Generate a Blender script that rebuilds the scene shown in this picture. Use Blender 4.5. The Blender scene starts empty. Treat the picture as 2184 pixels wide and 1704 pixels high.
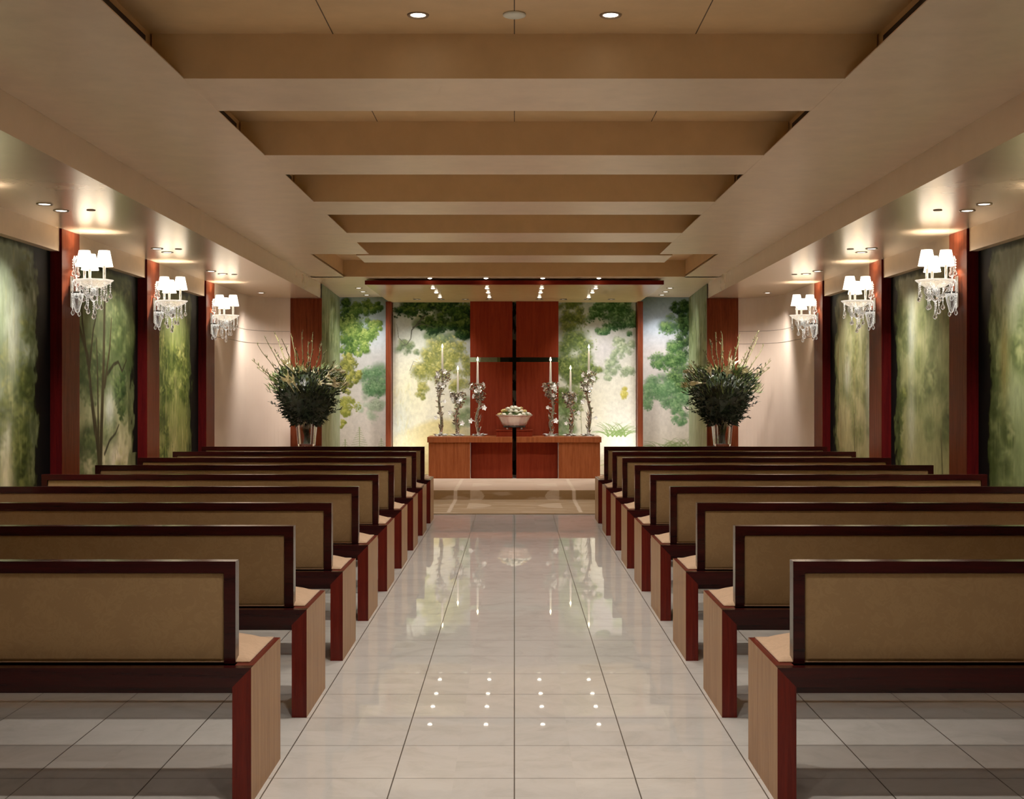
import bpy, bmesh, math, random
import numpy as np
from mathutils import Vector, Matrix

H = 1.3                      # eye height; the room is measured in eye heights
PI = math.pi
C = bpy.context.scene.collection
rnd = random.Random(7)

# ------------------------------------------------------------------ helpers
def V(X, Z, h):              # room coordinates -> world (x right, y into the room, z up)
    return (X * H, Z * H, (1.0 + h) * H)

def mesh_obj(name, bm, mats, parent=None, smooth=False):
    me = bpy.data.meshes.new(name)
    bmesh.ops.recalc_face_normals(bm, faces=bm.faces)
    bm.to_mesh(me); bm.free()
    if not isinstance(mats, (list, tuple)): mats = [mats]
    for m in mats: me.materials.append(m)
    if smooth:
        for p in me.polygons: p.use_smooth = True
    o = bpy.data.objects.new(name, me); C.objects.link(o)
    if parent is not None: o.parent = parent
    return o

def thing(name, label, cat, loc=(0, 0, 0), rotz=0.0, group=None):
    o = bpy.data.objects.new(name, None); C.objects.link(o)
    o.empty_display_size = 0.1
    o.location = loc; o.rotation_euler = (0, 0, rotz)
    o['label'] = label; o['category'] = cat
    if group: o['group'] = group
    return o

def tag(o, label, cat, group=None):
    o['label'] = label; o['category'] = cat
    if group: o['group'] = group
    return o

def struct(o):
    o['kind'] = 'structure'; return o

def dup(root, loc, rotz, label, group=None):
    r = root.copy(); C.objects.link(r); r.location = loc; r.rotation_euler = (0, 0, rotz)
    r['label'] = label
    if group: r['group'] = group
    for ch in list(root.children):
        c = ch.copy(); C.objects.link(c); c.parent = r
        for g in list(ch.children):
            d = g.copy(); C.objects.link(d); d.parent = c
    return r

def box(bm, x0, x1, y0, y1, z0, z1, bev=0.0, mi=0):
    xs, ys, zs = sorted((x0, x1)), sorted((y0, y1)), sorted((z0, z1))
    vs = [bm.verts.new((xs[i & 1], ys[(i >> 1) & 1], zs[(i >> 2) & 1])) for i in range(8)]
    fs = [(0, 2, 3, 1), (4, 5, 7, 6), (0, 1, 5, 4), (2, 6, 7, 3), (0, 4, 6, 2), (1, 3, 7, 5)]
    faces = [bm.faces.new([vs[i] for i in f]) for f in fs]
    for f in faces: f.material_index = mi
    if bev > 0:
        es = list({e for f in faces for e in f.edges})
        bmesh.ops.bevel(bm, geom=es, offset=bev, segments=2, profile=0.6, affect='EDGES')
    return faces

def hbox(bm, X0, X1, Z0, Z1, h0, h1, bev=0.0, mi=0):      # box in room coordinates
    a, b = V(X0, Z0, h0), V(X1, Z1, h1)
    return box(bm, a[0], b[0], a[1], b[1], a[2], b[2], bev, mi)

def prism(bm, pts, axis, d0, d1, mi=0):
    """polygon pts (2D) extruded along axis 'x' or 'y' from d0 to d1"""
    def mk(p, d): return (d, p[0], p[1]) if axis == 'x' else (p[0], d, p[1])
    a = [bm.verts.new(mk(p, d0)) for p in pts]; b = [bm.verts.new(mk(p, d1)) for p in pts]
    n = len(pts); fs = [bm.faces.new(a), bm.faces.new(b[::-1])]
    for i in range(n): fs.append(bm.faces.new((a[i], b[i], b[(i + 1) % n], a[(i + 1) % n])))
    for f in fs: f.material_index = mi
    return fs

def lathe(bm, prof, segs=24, c=(0, 0, 0), lobe=0.0, nl=12, sq=0.0, mi=0, sx=1.0, sy=1.0):
    rings = []
    for r, z in prof:
        ring = []
        for i in range(segs):
            t = 2 * PI * i / segs
            k = 1 + lobe * math.cos(nl * t)
            if sq:                                           # rounded square section
                s = (abs(math.cos(t)) ** sq + abs(math.sin(t)) ** sq) ** (-1.0 / sq); k *= s
            ring.append(bm.verts.new((c[0] + r * k * math.cos(t) * sx, c[1] + r * k * math.sin(t) * sy, c[2] + z)))
        rings.append(ring)
    for a, b in zip(rings, rings[1:]):
        for i in range(segs):
            f = bm.faces.new((a[i], a[(i + 1) % segs], b[(i + 1) % segs], b[i])); f.material_index = mi
    for ring in (rings[0], rings[-1]):
        try: bm.faces.new(ring).material_index = mi
        except ValueError: pass

def tube(bm, pts, r, segs=8, r1=None, mi=0):
    pts = [Vector(p) for p in pts]; n = len(pts); rings = []
    up = Vector((0, 0, 1)); prev = None
    for i, p in enumerate(pts):
        d = (pts[min(i + 1, n - 1)] - pts[max(i - 1, 0)])
        if d.length < 1e-9: d = Vector((0, 0, 1))
        d.normalize()
        if prev is None:
            a = d.orthogonal().normalized()
        else:
            a = (prev - d * prev.dot(d))
            a = a.normalized() if a.length > 1e-6 else d.orthogonal().normalized()
        prev = a; b = d.cross(a)
        rr = r if r1 is None else r + (r1 - r) * i / max(n - 1, 1)
        rings.append([bm.verts.new(p + (a * math.cos(2 * PI * k / segs) + b * math.sin(2 * PI * k / segs)) * rr) for k in range(segs)])
    for a, b in zip(rings, rings[1:]):
        for k in range(segs):
            bm.faces.new((a[k], a[(k + 1) % segs], b[(k + 1) % segs], b[k])).material_index = mi
    bm.faces.new(rings[0][::-1]).material_index = mi; bm.faces.new(rings[-1]).material_index = mi

def leaf(bm, p, d, L, w, roll=0.0, curl=0.15, mi=0):
    p = Vector(p); d = Vector(d).normalized()
    s = d.cross(Vector((0, 0, 1)))
    s = s.normalized() if s.length > 1e-3 else Vector((1, 0, 0))
    s = Matrix.Rotation(roll, 3, d) @ s
    n = s.cross(d)
    mid = p + d * L * 0.45 + n * L * curl
    tip = p + d * L
    v0 = bm.verts.new(p); v1 = bm.verts.new(mid + s * w * 0.5 - n * w * 0.12); v2 = bm.verts.new(tip); v3 = bm.verts.new(mid - s * w * 0.5 - n * w * 0.12)
    vm = bm.verts.new(mid)
    for f in ((v0, v1, vm), (v1, v2, vm), (v2, v3, vm), (v3, v0, vm)):
        bm.faces.new(f).material_index = mi

def rvec(r=rnd):
    z = r.uniform(-1, 1); t = r.uniform(0, 2 * PI); s = math.sqrt(1 - z * z)
    return Vector((s * math.cos(t), s * math.sin(t), z))

# ------------------------------------------------------------------ materials
def s2l(c):
    c = np.asarray(c, dtype=float)
    return np.where(c <= 0.04045, c / 12.92, ((c + 0.055) / 1.055) ** 2.4)
def rgb(r, g, b):
    return tuple(float(x) for x in s2l([r / 255, g / 255, b / 255])) + (1.0,)

class NT:
    def __init__(s, name):
        s.m = bpy.data.materials.new(name); s.m.use_nodes = True
        s.t = s.m.node_tree; s.n = s.t.nodes; s.l = s.t.links
        s.b = s.n['Principled BSDF']; s.out = s.n['Material Output']
    def new(s, kind, **kw):
        x = s.n.new(kind)
        for k, v in kw.items(): setattr(x, k, v)
        return x
    def link(s, a, b): s.l.new(a, b)
    def set(s, **kw):
        for k, v in kw.items():
            s.b.inputs[k.replace('_', ' ')].default_value = v
    def coords(s, scale=(1, 1, 1), gen=False):
        tc = s.new('ShaderNodeTexCoord'); mp = s.new('ShaderNodeMapping')
        s.link(tc.outputs['Object'], mp.inputs['Vector']); mp.inputs['Scale'].default_value = scale
        return mp.outputs['Vector']
    def noise(s, vec, scale, detail=4, rough=0.5, dist=0.0):
        x = s.new('ShaderNodeTexNoise'); s.link(vec, x.inputs['Vector'])
        x.inputs['Scale'].default_value = scale; x.inputs['Detail'].default_value = detail
        x.inputs['Roughness'].default_value = rough; x.inputs['Distortion'].default_value = dist
        return x.outputs['Fac']
    def ramp(s, fac, stops):
        x = s.new('ShaderNodeValToRGB'); s.link(fac, x.inputs['Fac'])
        e = x.color_ramp.elements
        while len(e) < len(stops): e.new(0.5)
        for k, (p, c) in enumerate(stops): e[k].position = p; e[k].color = c
        return x.outputs['Color']
    def math(s, op, a, b=None):
        x = s.new('ShaderNodeMath', operation=op)
        for i, v in enumerate((a, b)):
            if v is None: continue
            if isinstance(v, (int, float)): x.inputs[i].default_value = v
            else: s.link(v, x.inputs[i])
        return x.outputs[0]
    def bump(s, h, strength=0.1, dist=0.01):
        x = s.new('ShaderNodeBump'); x.inputs['Strength'].default_value = strength; x.inputs['Distance'].default_value = dist
        s.link(h, x.inputs['Height']); s.link(x.outputs['Normal'], s.b.inputs['Normal'])
    def mix(s, fac, a, b, mode='MIX'):
        x = s.new('ShaderNodeMix', data_type='RGBA', blend_type=mode)
        for i, v in ((0, fac), (6, a), (7, b)):
            if isinstance(v, (int, float, tuple)): x.inputs[i].default_value = v
            else: s.link(v, x.inputs[i])
        return x.outputs[2]

def mat_simple(name, col, rough=0.5, metal=0.0, var=0.12, scale=18, **kw):
    t = NT(name); v = t.coords()
    n = t.noise(v, scale, 3)
    lo = tuple(c * (1 - var) for c in col[:3]) + (1,); hi = tuple(min(1, c * (1 + var)) for c in col[:3]) + (1,)
    t.link(t.ramp(n, [(0.3, lo), (0.7, hi)]), t.b.inputs['Base Color'])
    t.set(Roughness=rough, Metallic=metal)
    for k, x in kw.items(): t.b.inputs[k.replace('_', ' ')].default_value = x
    return t.m

def mat_wood(name, dark, light, axis='z', rough=0.36, coat=0.0, sc=1.0, spec=0.03):
    t = NT(name)
    st = {'z': (14, 14, 0.9), 'x': (0.9, 14, 14), 'y': (14, 0.9, 14)}[axis]
    v = t.coords(tuple(a * sc for a in st))
    n1 = t.noise(v, 2.2, 6, 0.62, 0.6)
    v2 = t.coords(tuple(a * sc * 7 for a in st))
    n2 = t.noise(v2, 2.0, 3, 0.6)
    mixn = t.math('ADD', t.math('MULTIPLY', n1, 0.7), t.math('MULTIPLY', n2, 0.3))
    t.link(t.ramp(mixn, [(0.32, dark), (0.68, light)]), t.b.inputs['Base Color'])
    t.set(Roughness=rough)
    t.b.inputs['Specular IOR Level'].default_value = spec
    t.b.inputs['Coat Weight'].default_value = coat; t.b.inputs['Coat Roughness'].default_value = 0.12
    t.bump(n2, 0.04, 0.004)
    return t.m

M = {}
M['wood'] = mat_wood('mahogany', rgb(80, 33, 19), rgb(124, 60, 38))
M['maroon'] = mat_wood('maroon_shaded_faces', rgb(50, 9, 12), rgb(86, 18, 18))  # shade of the pilaster end faces put into a darker wood copy
M['wood_x'] = mat_wood('mahogany_horizontal', rgb(80, 18, 10), rgb(120, 36, 20), 'x')
M['pew_wood'] = mat_wood('pew_mahogany', rgb(26, 6, 7), rgb(54, 13, 12), 'x', 0.22, 0.12, spec=0.2)
M['pew_wood_v'] = mat_wood('pew_mahogany_upright', rgb(64, 14, 11), rgb(108, 30, 20), 'z', 0.3, 0.05, spec=0.15)
M['veneer'] = mat_wood('pale_veneer', rgb(128, 88, 56), rgb(170, 128, 86), 'z', 0.4, 0.1, 1.2)
M['altar_wood'] = mat_wood('altar_cherry', rgb(122, 58, 30), rgb(156, 86, 50), 'z')
M['red_wood'] = mat_wood('red_cross_panel', rgb(104, 33, 20), rgb(132, 50, 31), 'z')

def mat_leafed(name, base, rough, metal, scale=2.2, var=0.06):
    """pale metal leaf laid in squares, brushed in alternating directions"""
    t = NT(name); v = t.coords((scale, scale, scale))
    n = t.noise(v, 3.0, 4, 0.6)
    lo = tuple(c * (1 - var) for c in base[:3]) + (1,); hi = tuple(min(1, c * (1 + var)) for c in base[:3]) + (1,)
    col = t.ramp(n, [(0.3, lo), (0.7, hi)])
    t.link(col, t.b.inputs['Base Color'])
    t.set(Metallic=metal, Roughness=rough)
    return t.m
M['ceil'] = mat_leafed('champagne_ceiling', rgb(224, 200, 172), 0.40, 0.35)
M['soffit'] = mat_leafed('champagne_soffit', rgb(222, 200, 174), 0.27, 0.55, var=0.03)
M['coffer'] = mat_leafed('tan_coffer', rgb(212, 176, 128), 0.5, 0.15)
M['canopy_soffit'] = mat_leafed('gilt_canopy_soffit', rgb(240, 208, 148), 0.18, 0.15)
M['canopy_soffit'].node_tree.nodes['Principled BSDF'].inputs['Specular IOR Level'].default_value = 0.3
M['frieze'] = mat_leafed('champagne_frieze', rgb(214, 186, 152), 0.4, 0.3)

def mat_wall():
    t = NT('cream_plaster'); v = t.coords()
    n = t.noise(v, 3.0, 5)
    t.link(t.ramp(n, [(0.3, rgb(228, 205, 188)), (0.7, rgb(236, 214, 197))]), t.b.inputs['Base Color'])
    t.set(Roughness=0.6); t.bump(t.noise(v, 120, 2), 0.05, 0.002)
    return t.m
M['wall'] = mat_wall()

def mat_floor():
    t = NT('polished_marble_tiles'); tc = t.new('ShaderNodeTexCoord'); sp = t.new('ShaderNodeSeparateXYZ')
    t.link(tc.outputs['Object'], sp.inputs[0])
    T = 0.3128 * H
    def lines(sock, off):
        a = t.math('ADD', t.math('DIVIDE', t.math('SUBTRACT', sock, off), T), 100.5)
        f = t.math('ABSOLUTE', t.math('SUBTRACT', t.math('FRACT', a), 0.5))
        return t.math('LESS_THAN', f, 0.0055), t.math('FLOOR', a)
    lx, ix = lines(sp.outputs[0], 0.0); ly, iy = lines(sp.outputs[1], 0.246 * H)
    ln = t.math('MAXIMUM', lx, ly)
    cid = t.new('ShaderNodeCombineXYZ'); t.link(ix, cid.inputs[0]); t.link(iy, cid.inputs[1])
    wn = t.new('ShaderNodeTexWhiteNoise', noise_dimensions='3D'); t.link(cid.outputs[0], wn.inputs['Vector'])
    off = t.new('ShaderNodeVectorMath', operation='MULTIPLY_ADD')
    t.link(wn.outputs['Color'], off.inputs[0]); off.inputs[1].default_value = (5, 5, 5); t.link(tc.outputs['Object'], off.inputs[2])
    n1 = t.noise(off.outputs[0], 3.0, 7, 0.65, 1.6)
    col = t.ramp(n1, [(0.25, rgb(198, 194, 186)), (0.5, rgb(214, 210, 203)), (0.75, rgb(222, 218, 212))])
    tint = t.math('ADD', t.math('MULTIPLY', wn.outputs['Value'], 0.05), 0.95)
    hs = t.new('ShaderNodeHueSaturation'); t.link(col, hs.inputs['Color']); t.link(tint, hs.inputs['Value'])
    c2 = t.mix(ln, hs.outputs['Color'], rgb(70, 62, 52))
    t.link(c2, t.b.inputs['Base Color'])
    t.link(t.math('ADD', t.math('MULTIPLY', ln, 0.4), 0.018), t.b.inputs['Roughness'])
    t.b.inputs['IOR'].default_value = 1.65
    return t.m
M['floor'] = mat_floor()

def mat_painted(name, rough=0.7, nscale=60, namt=0.08):
    t = NT(name)
    a = t.new('ShaderNodeAttribute', attribute_name='paint')
    n = t.noise(t.coords(), nscale, 4, 0.6)
    v = t.math('ADD', t.math('MULTIPLY', n, namt * 2), 1 - namt)
    hs = t.new('ShaderNodeHueSaturation'); t.link(a.outputs['Color'], hs.inputs['Color']); t.link(v, hs.inputs['Value'])
    t.link(hs.outputs['Color'], t.b.inputs['Base Color'])
    t.set(Roughness=rough); t.b.inputs['Specular IOR Level'].default_value = 0.08; t.bump(n, 0.08, 0.003)
    return t.m
M['mural'] = mat_painted('painted_canvas')
M['carpet'] = mat_painted('carpet_pile', 0.75, 220, 0.10)

def mat_fabric(name, c0, c1, rough=0.75):
    t = NT(name); v = t.coords()
    vo = t.new('ShaderNodeTexVoronoi', feature='SMOOTH_F1'); t.link(v, vo.inputs['Vector']); vo.inputs['Scale'].default_value = 16
    wv = t.new('ShaderNodeTexNoise'); t.link(v, wv.inputs['Vector']); wv.inputs['Scale'].default_value = 22; wv.inputs['Distortion'].default_value = 3.0
    f = t.math('ADD', t.math('MULTIPLY', vo.outputs['Distance'], 0.5), t.math('MULTIPLY', wv.outputs['Fac'], 0.7))
    t.link(t.ramp(f, [(0.35, c0), (0.5, c1), (0.62, c0)]), t.b.inputs['Base Color'])
    t.set(Roughness=rough); t.b.inputs['Sheen Weight'].default_value = 0.2
    t.bump(t.noise(v, 300, 2), 0.08, 0.002)
    return t.m
M['fabric'] = mat_fabric('tan_damask', rgb(140, 108, 66), rgb(148, 116, 72))
M['cushion'] = mat_fabric('cream_damask', rgb(196, 158, 122), rgb(206, 168, 132))

def mat_glass(name, tint=(1, 1, 1, 1), rough=0.0, ior=1.5, milky=0.0, glint=0.0):
    t = NT(name); n = t.noise(t.coords(), 20, 2)
    c2 = tuple(x * 0.97 for x in tint[:3]) + (1,)
    t.link(t.ramp(n, [(0, c2), (1, tint)]), t.b.inputs['Base Color'])
    t.set(Roughness=rough, IOR=ior); t.b.inputs['Transmission Weight'].default_value = 1.0
    if glint:                                                # rim emission added in place of light carried through the glass
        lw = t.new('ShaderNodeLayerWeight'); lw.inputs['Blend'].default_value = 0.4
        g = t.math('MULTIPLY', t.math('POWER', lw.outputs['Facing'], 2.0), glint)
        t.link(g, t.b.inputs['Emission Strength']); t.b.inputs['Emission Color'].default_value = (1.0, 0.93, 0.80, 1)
    if milky:
        tr = t.new('ShaderNodeBsdfTranslucent'); df = t.new('ShaderNodeBsdfDiffuse'); a = t.new('ShaderNodeMixShader'); b = t.new('ShaderNodeMixShader')
        tr.inputs['Color'].default_value = df.inputs['Color'].default_value = (0.92, 0.90, 0.85, 1)
        t.link(tr.outputs[0], a.inputs[1]); t.link(df.outputs[0], a.inputs[2]); a.inputs[0].default_value = 0.5
        t.link(t.b.outputs[0], b.inputs[1]); t.link(a.outputs[0], b.inputs[2]); b.inputs[0].default_value = milky
        t.link(b.outputs[0], t.out.inputs['Surface'])
    return t.m
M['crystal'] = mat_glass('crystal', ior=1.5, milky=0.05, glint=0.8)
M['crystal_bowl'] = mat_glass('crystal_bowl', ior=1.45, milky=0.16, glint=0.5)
M['vase_glass'] = mat_glass('vase_glass', (0.97, 0.97, 0.92, 1))
M['silver'] = mat_simple('silver', (0.80, 0.78, 0.74, 1), 0.25, 0.9)
M['silver_leaf'] = mat_simple('silver_leafwork', (0.62, 0.60, 0.57, 1), 0.12, 1.0, 0.4, 60)
M['enamel'] = mat_simple('white_enamel', (0.95, 0.94, 0.90, 1), 0.25, 0.2, 0.04)
M['bowl'] = mat_simple('hammered_silver', (0.90, 0.82, 0.76, 1), 0.35, 0.4, 0.05, 40)
M['dark_metal'] = mat_simple('dark_metal', (0.05, 0.045, 0.04, 1), 0.35, 0.8)
M['wax'] = mat_simple('ivory_wax', rgb(250, 240, 216), 0.5, 0.0, 0.03, Emission_Strength=0.22, Emission_Color=(1, 0.9, 0.7, 1))  # faint emission added so the wax looks lit by its flame
M['leafgreen'] = mat_simple('dark_foliage', rgb(22, 40, 19), 0.45, 0.0, 0.5, 14)
M['midgreen'] = mat_simple('mid_foliage', rgb(104, 126, 66), 0.5, 0.0, 0.4, 14)
M['lily'] = mat_simple('lily_petal', rgb(236, 230, 190), 0.55, 0.0, 0.12)
M['twig'] = mat_simple('budding_twig', rgb(104, 102, 58), 0.7, 0.0, 0.3)
M['rose'] = mat_simple('white_rose', rgb(250, 248, 232), 0.55, 0.0, 0.05)
M['rose_y'] = mat_simple('yellow_rose', rgb(236, 210, 140), 0.55, 0.0, 0.08)
M['black'] = mat_simple('black_slot', rgb(12, 9, 8), 0.6)
M['grout'] = mat_simple('seam_shadow', rgb(88, 68, 50), 0.8)
M['plate'] = mat_simple('satin_plate', rgb(140, 124, 102), 0.35, 0.6)
M['white_disc'] = mat_simple('grey_white_disc', rgb(222, 222, 204), 0.5)
M['trim_ring'] = mat_simple('downlight_ring', rgb(150, 128, 104), 0.35, 0.5)

def mat_emit(name, col, strength):
    t = NT(name); n = t.noise(t.coords(), 6, 2)
    c2 = tuple(x * 0.93 for x in col[:3]) + (1,)
    t.link(t.ramp(n, [(0, c2), (1, col)]), t.b.inputs['Emission Color'])
    t.b.inputs['Emission Strength'].default_value = strength
    t.b.inputs['Base Color'].default_value = col
    t.set(Roughness=0.7)
    return t.m
M['shade'] = mat_emit('lit_lamp_shade', (1.0, 0.87, 0.68, 1), 4.5)
M['lens'] = mat_emit('lit_lens', (1.0, 0.90, 0.74, 1), 9.0)
M['pin'] = mat_emit('lit_pin_lens', (1.0, 0.92, 0.74, 1), 14.0)
M['flame'] = mat_emit('candle_flame', (1.0, 0.82, 0.42, 1), 14.0)

# ------------------------------------------------------------------ painting (pigment laid on dense panels)
class Canvas:
    def __init__(s, x0, x1, y0, y1, res, seed=1, wide=False):
        s.wide = wide
        s.x0, s.x1, s.y0, s.y1, s.k = x0, x1, y0, y1, res
        s.w = max(2, int((x1 - x0) * res)); s.h = max(2, int((y1 - y0) * res))
        s.a = np.zeros((s.h, s.w, 3), np.float32); s.r = np.random.RandomState(seed)
        s.Y, s.X = np.mgrid[0:s.h, 0:s.w].astype(np.float32)
        s.X = s.X / res + x0; s.Y = s.Y / res + y0
    def grad(s, stops):
        ys = [p for p, c in stops]
        for ch in range(3):
            s.a[..., ch] = np.interp(s.Y, ys, [c[ch] / 255 for p, c in stops])
    def fbm(s, sx, sy, octs=4):
        out = np.zeros((s.h, s.w), np.float32); amp = 1; tot = 0
        for o in range(octs):
            gw = max(2, int((s.x1 - s.x0) / sx * 2 ** o) + 2); gh = max(2, int((s.y1 - s.y0) / sy * 2 ** o) + 2)
            g = s.r.rand(gh, gw).astype(np.float32)
            fx = (s.X - s.x0) / (s.x1 - s.x0) * (gw - 1.001); fy = (s.Y - s.y0) / (s.y1 - s.y0) * (gh - 1.001)
            ix = fx.astype(int); iy = fy.astype(int); tx = fx - ix; ty = fy - iy
            tx = tx * tx * (3 - 2 * tx); ty = ty * ty * (3 - 2 * ty)
            out += amp * ((g[iy, ix] * (1 - tx) + g[iy, ix + 1] * tx) * (1 - ty) + (g[iy + 1, ix] * (1 - tx) + g[iy + 1, ix + 1] * tx) * ty)
            tot += amp; amp *= 0.55
        return out / tot
    def blend(s, mask, col):
        m = np.clip(mask, 0, 1)[..., None]
        s.a = s.a * (1 - m) + np.array(col, np.float32) / 255 * m
    def dab(s, x, y, r, col, al=0.8, asp=1.0, ang=0.0, soft=0.5):
        R = r * max(asp, 1.0) * 1.2
        i0 = int((x - R - s.x0) * s.k); i1 = int((x + R - s.x0) * s.k) + 2; j0 = int((y - R - s.y0) * s.k); j1 = int((y + R - s.y0) * s.k) + 2
        i0 = max(i0, 0); j0 = max(j0, 0); i1 = min(i1, s.w); j1 = min(j1, s.h)
        if i1 <= i0 or j1 <= j0: return
        dx = s.X[j0:j1, i0:i1] - x; dy = s.Y[j0:j1, i0:i1] - y
        ca, sa = math.cos(ang), math.sin(ang)
        u = (dx * ca + dy * sa) / (r * asp); v = (-dx * sa + dy * ca) / r
        m = np.clip((1 - np.sqrt(u * u + v * v)) / soft, 0, 1)[..., None] * al
        s.a[j0:j1, i0:i1] = s.a[j0:j1, i0:i1] * (1 - m) + np.array(col, np.float32) / 255 * m
    def glow(s, x, y, rx, ry, col, al):
        s.blend(np.exp(-(((s.X - x) / rx) ** 2 + ((s.Y - y) / ry) ** 2)) * al, col)
    def tree(s, cx, cy, rx, ry, dark, mid, light, n=220, clump=0.3, leafr=3.0, al=0.7, lx=-0.3, base=0.7, soft=0.6):
        wide = s.wide
        """a rounded foliage mass of overlapping clumps, lit from above"""
        dark, mid, light = (np.array(c, float) for c in (dark, mid, light))
        if not wide: n = int(n * 1.9); leafr *= 0.72
        nc = max(5, int(n / 22))
        pts = []
        for i in range(nc):
            t = s.r.rand() * 2 * PI; q = math.sqrt(s.r.rand())
            pts.append((cx + rx * 0.9 * q * math.cos(t), cy + ry * 0.9 * q * math.sin(t)))
        pts.sort(key=lambda p: p[1])
        R = clump * min(rx, ry) + 0.12 * max(rx, ry)
        for px, py in pts: s.dab(px, py, R * s.r.uniform(0.6, 1.15), dark * s.r.uniform(0.7, 1.0), base, s.r.uniform(1, 1.5), s.r.uniform(-0.4, 0.4), 0.9)
        for px, py in pts:
            rr = R * s.r.uniform(0.45, 1.25); tone = s.r.uniform(-0.38, 0.2)
            for j in range(max(4, n // nc)):
                t = s.r.rand() * 2 * PI; q = math.sqrt(s.r.rand()) * rr
                x = px + q * math.cos(t); y = py + q * math.sin(t)
                b = 0.46 - 0.5 * (y - py) / rr + lx * (x - px) / rr + tone + s.r.uniform(-0.22, 0.22)
                c = dark + (mid - dark) * min(max(b * 2, 0), 1) if b < 0.5 else mid + (light - mid) * min((b - 0.5) * 2, 1)
                s.dab(x, y, leafr * s.r.uniform(0.6, 1.3) * (0.6 if wide else 1), c, al, s.r.uniform(1, 1.8) * (1.9 if wide else 1), s.r.uniform(-0.5, 0.5) if wide else s.r.uniform(0, PI), soft)
    def line(s, pts, w, col, al=0.9, w1=None):
        L = [Vector((p[0], p[1])) for p in pts]; tot = sum((b - a).length for a, b in zip(L, L[1:])); acc = 0
        for a, b in zip(L, L[1:]):
            d = (b - a).length; n = max(2, int(d / max(0.45 * w, 0.35)))
            for i in range(n):
                p = a.lerp(b, i / n); q = (acc + d * i / n) / tot
                s.dab(p.x, p.y, w + ((w1 if w1 is not None else w) - w) * q, col, al, 1, 0, 0.5)
            acc += d
    def streaks(s, x0, x1, y0, y1, cols, n, L, w, al=0.35, lean=0.05):
        for i in range(n):
            x = s.r.uniform(x0, x1); y = s.r.uniform(y0, y1); c = cols[s.r.randint(len(cols))]
            s.dab(x, y, w * s.r.uniform(0.5, 1.4), c, al * s.r.uniform(0.5, 1), L / w * s.r.uniform(0.5, 1.3), PI / 2 + s.r.uniform(-lean, lean), 0.8)
    def fern(s, x, y, L, n, col, spread=1.2, w=1.0, al=0.6, droop=0.8):
        for i in range(n):
            t = -PI / 2 + s.r.uniform(-spread, spread); pts = []
            px, py = x, y
            for k in range(7):
                pts.append((px, py)); px += math.cos(t) * L / 7; py += math.sin(t) * L / 7
                t += droop * 0.3 * (1 if math.cos(t) > 0 else -1)
            s.line(pts, w, col, al, w * 0.4)
    def texture(s, amt=0.10, sx=6, sy=10):
        s.a *= (1 + amt * 2 * (s.fbm(sx, sy, 3) - 0.5))[..., None]

def painted(name, cv, pos, mat, parent=None):
    """dense grid panel carrying the paint; pos(u, v) -> world, u along, v down"""
    w, h = cv.w, cv.h
    uu, vv = np.meshgrid(np.linspace(0, 1, w), np.linspace(0, 1, h))
    P = pos(uu, vv).reshape(-1, 3)
    idx = np.arange(w * h).reshape(h, w)
    q = np.stack([idx[:-1, :-1], idx[1:, :-1], idx[1:, 1:], idx[:-1, 1:]], -1).reshape(-1, 4)
    me = bpy.data.meshes.new(name)
    me.vertices.add(w * h); me.vertices.foreach_set('co', P.astype(np.float32).ravel())
    me.loops.add(q.size); me.loops.foreach_set('vertex_index', q.ravel().astype(np.int32))
    me.polygons.add(len(q)); me.polygons.foreach_set('loop_start', (np.arange(len(q)) * 4).astype(np.int32))
    me.update(calc_edges=True)
    at = me.color_attributes.new('paint', 'FLOAT_COLOR', 'POINT')
    col = np.ones((w * h, 4), np.float32); col[:, :3] = s2l(np.clip(cv.a, 0, 1)).reshape(-1, 3)
    at.data.foreach_set('color', col.ravel())
    me.materials.append(mat); me.validate()
    o = bpy.data.objects.new(name, me); C.objects.link(o)
    if parent: o.parent = parent
    return o

# ------------------------------------------------------------------ camera
cam_d = bpy.data.cameras.new('camera'); cam = bpy.data.objects.new('camera', cam_d); C.objects.link(cam)
cam.location = (0, 0, H); cam.rotation_euler = (PI / 2, 0, 0)
cam_d.sensor_width = 36; cam_d.lens = 2780 / 2184 * 36
cam_d.shift_x = -5 / 2184; cam_d.shift_y = -16 / 2184
cam_d.clip_start = 0.05; cam_d.clip_end = 100
bpy.context.scene.camera = cam

# ------------------------------------------------------------------ constants of the room (in eye heights)
WX = 2.62; INX = 2.495; MUX = 2.56
LOW, MAIN, TOP = 0.9025, 1.045, 1.195
Z_BACK, Z_SHOULDER = 14.38, 12.54
PLAT = -0.913
PIL = [(5.49, 5.79), (7.189, 7.482), (8.858, 9.165), (10.557, 10.85)]

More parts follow.
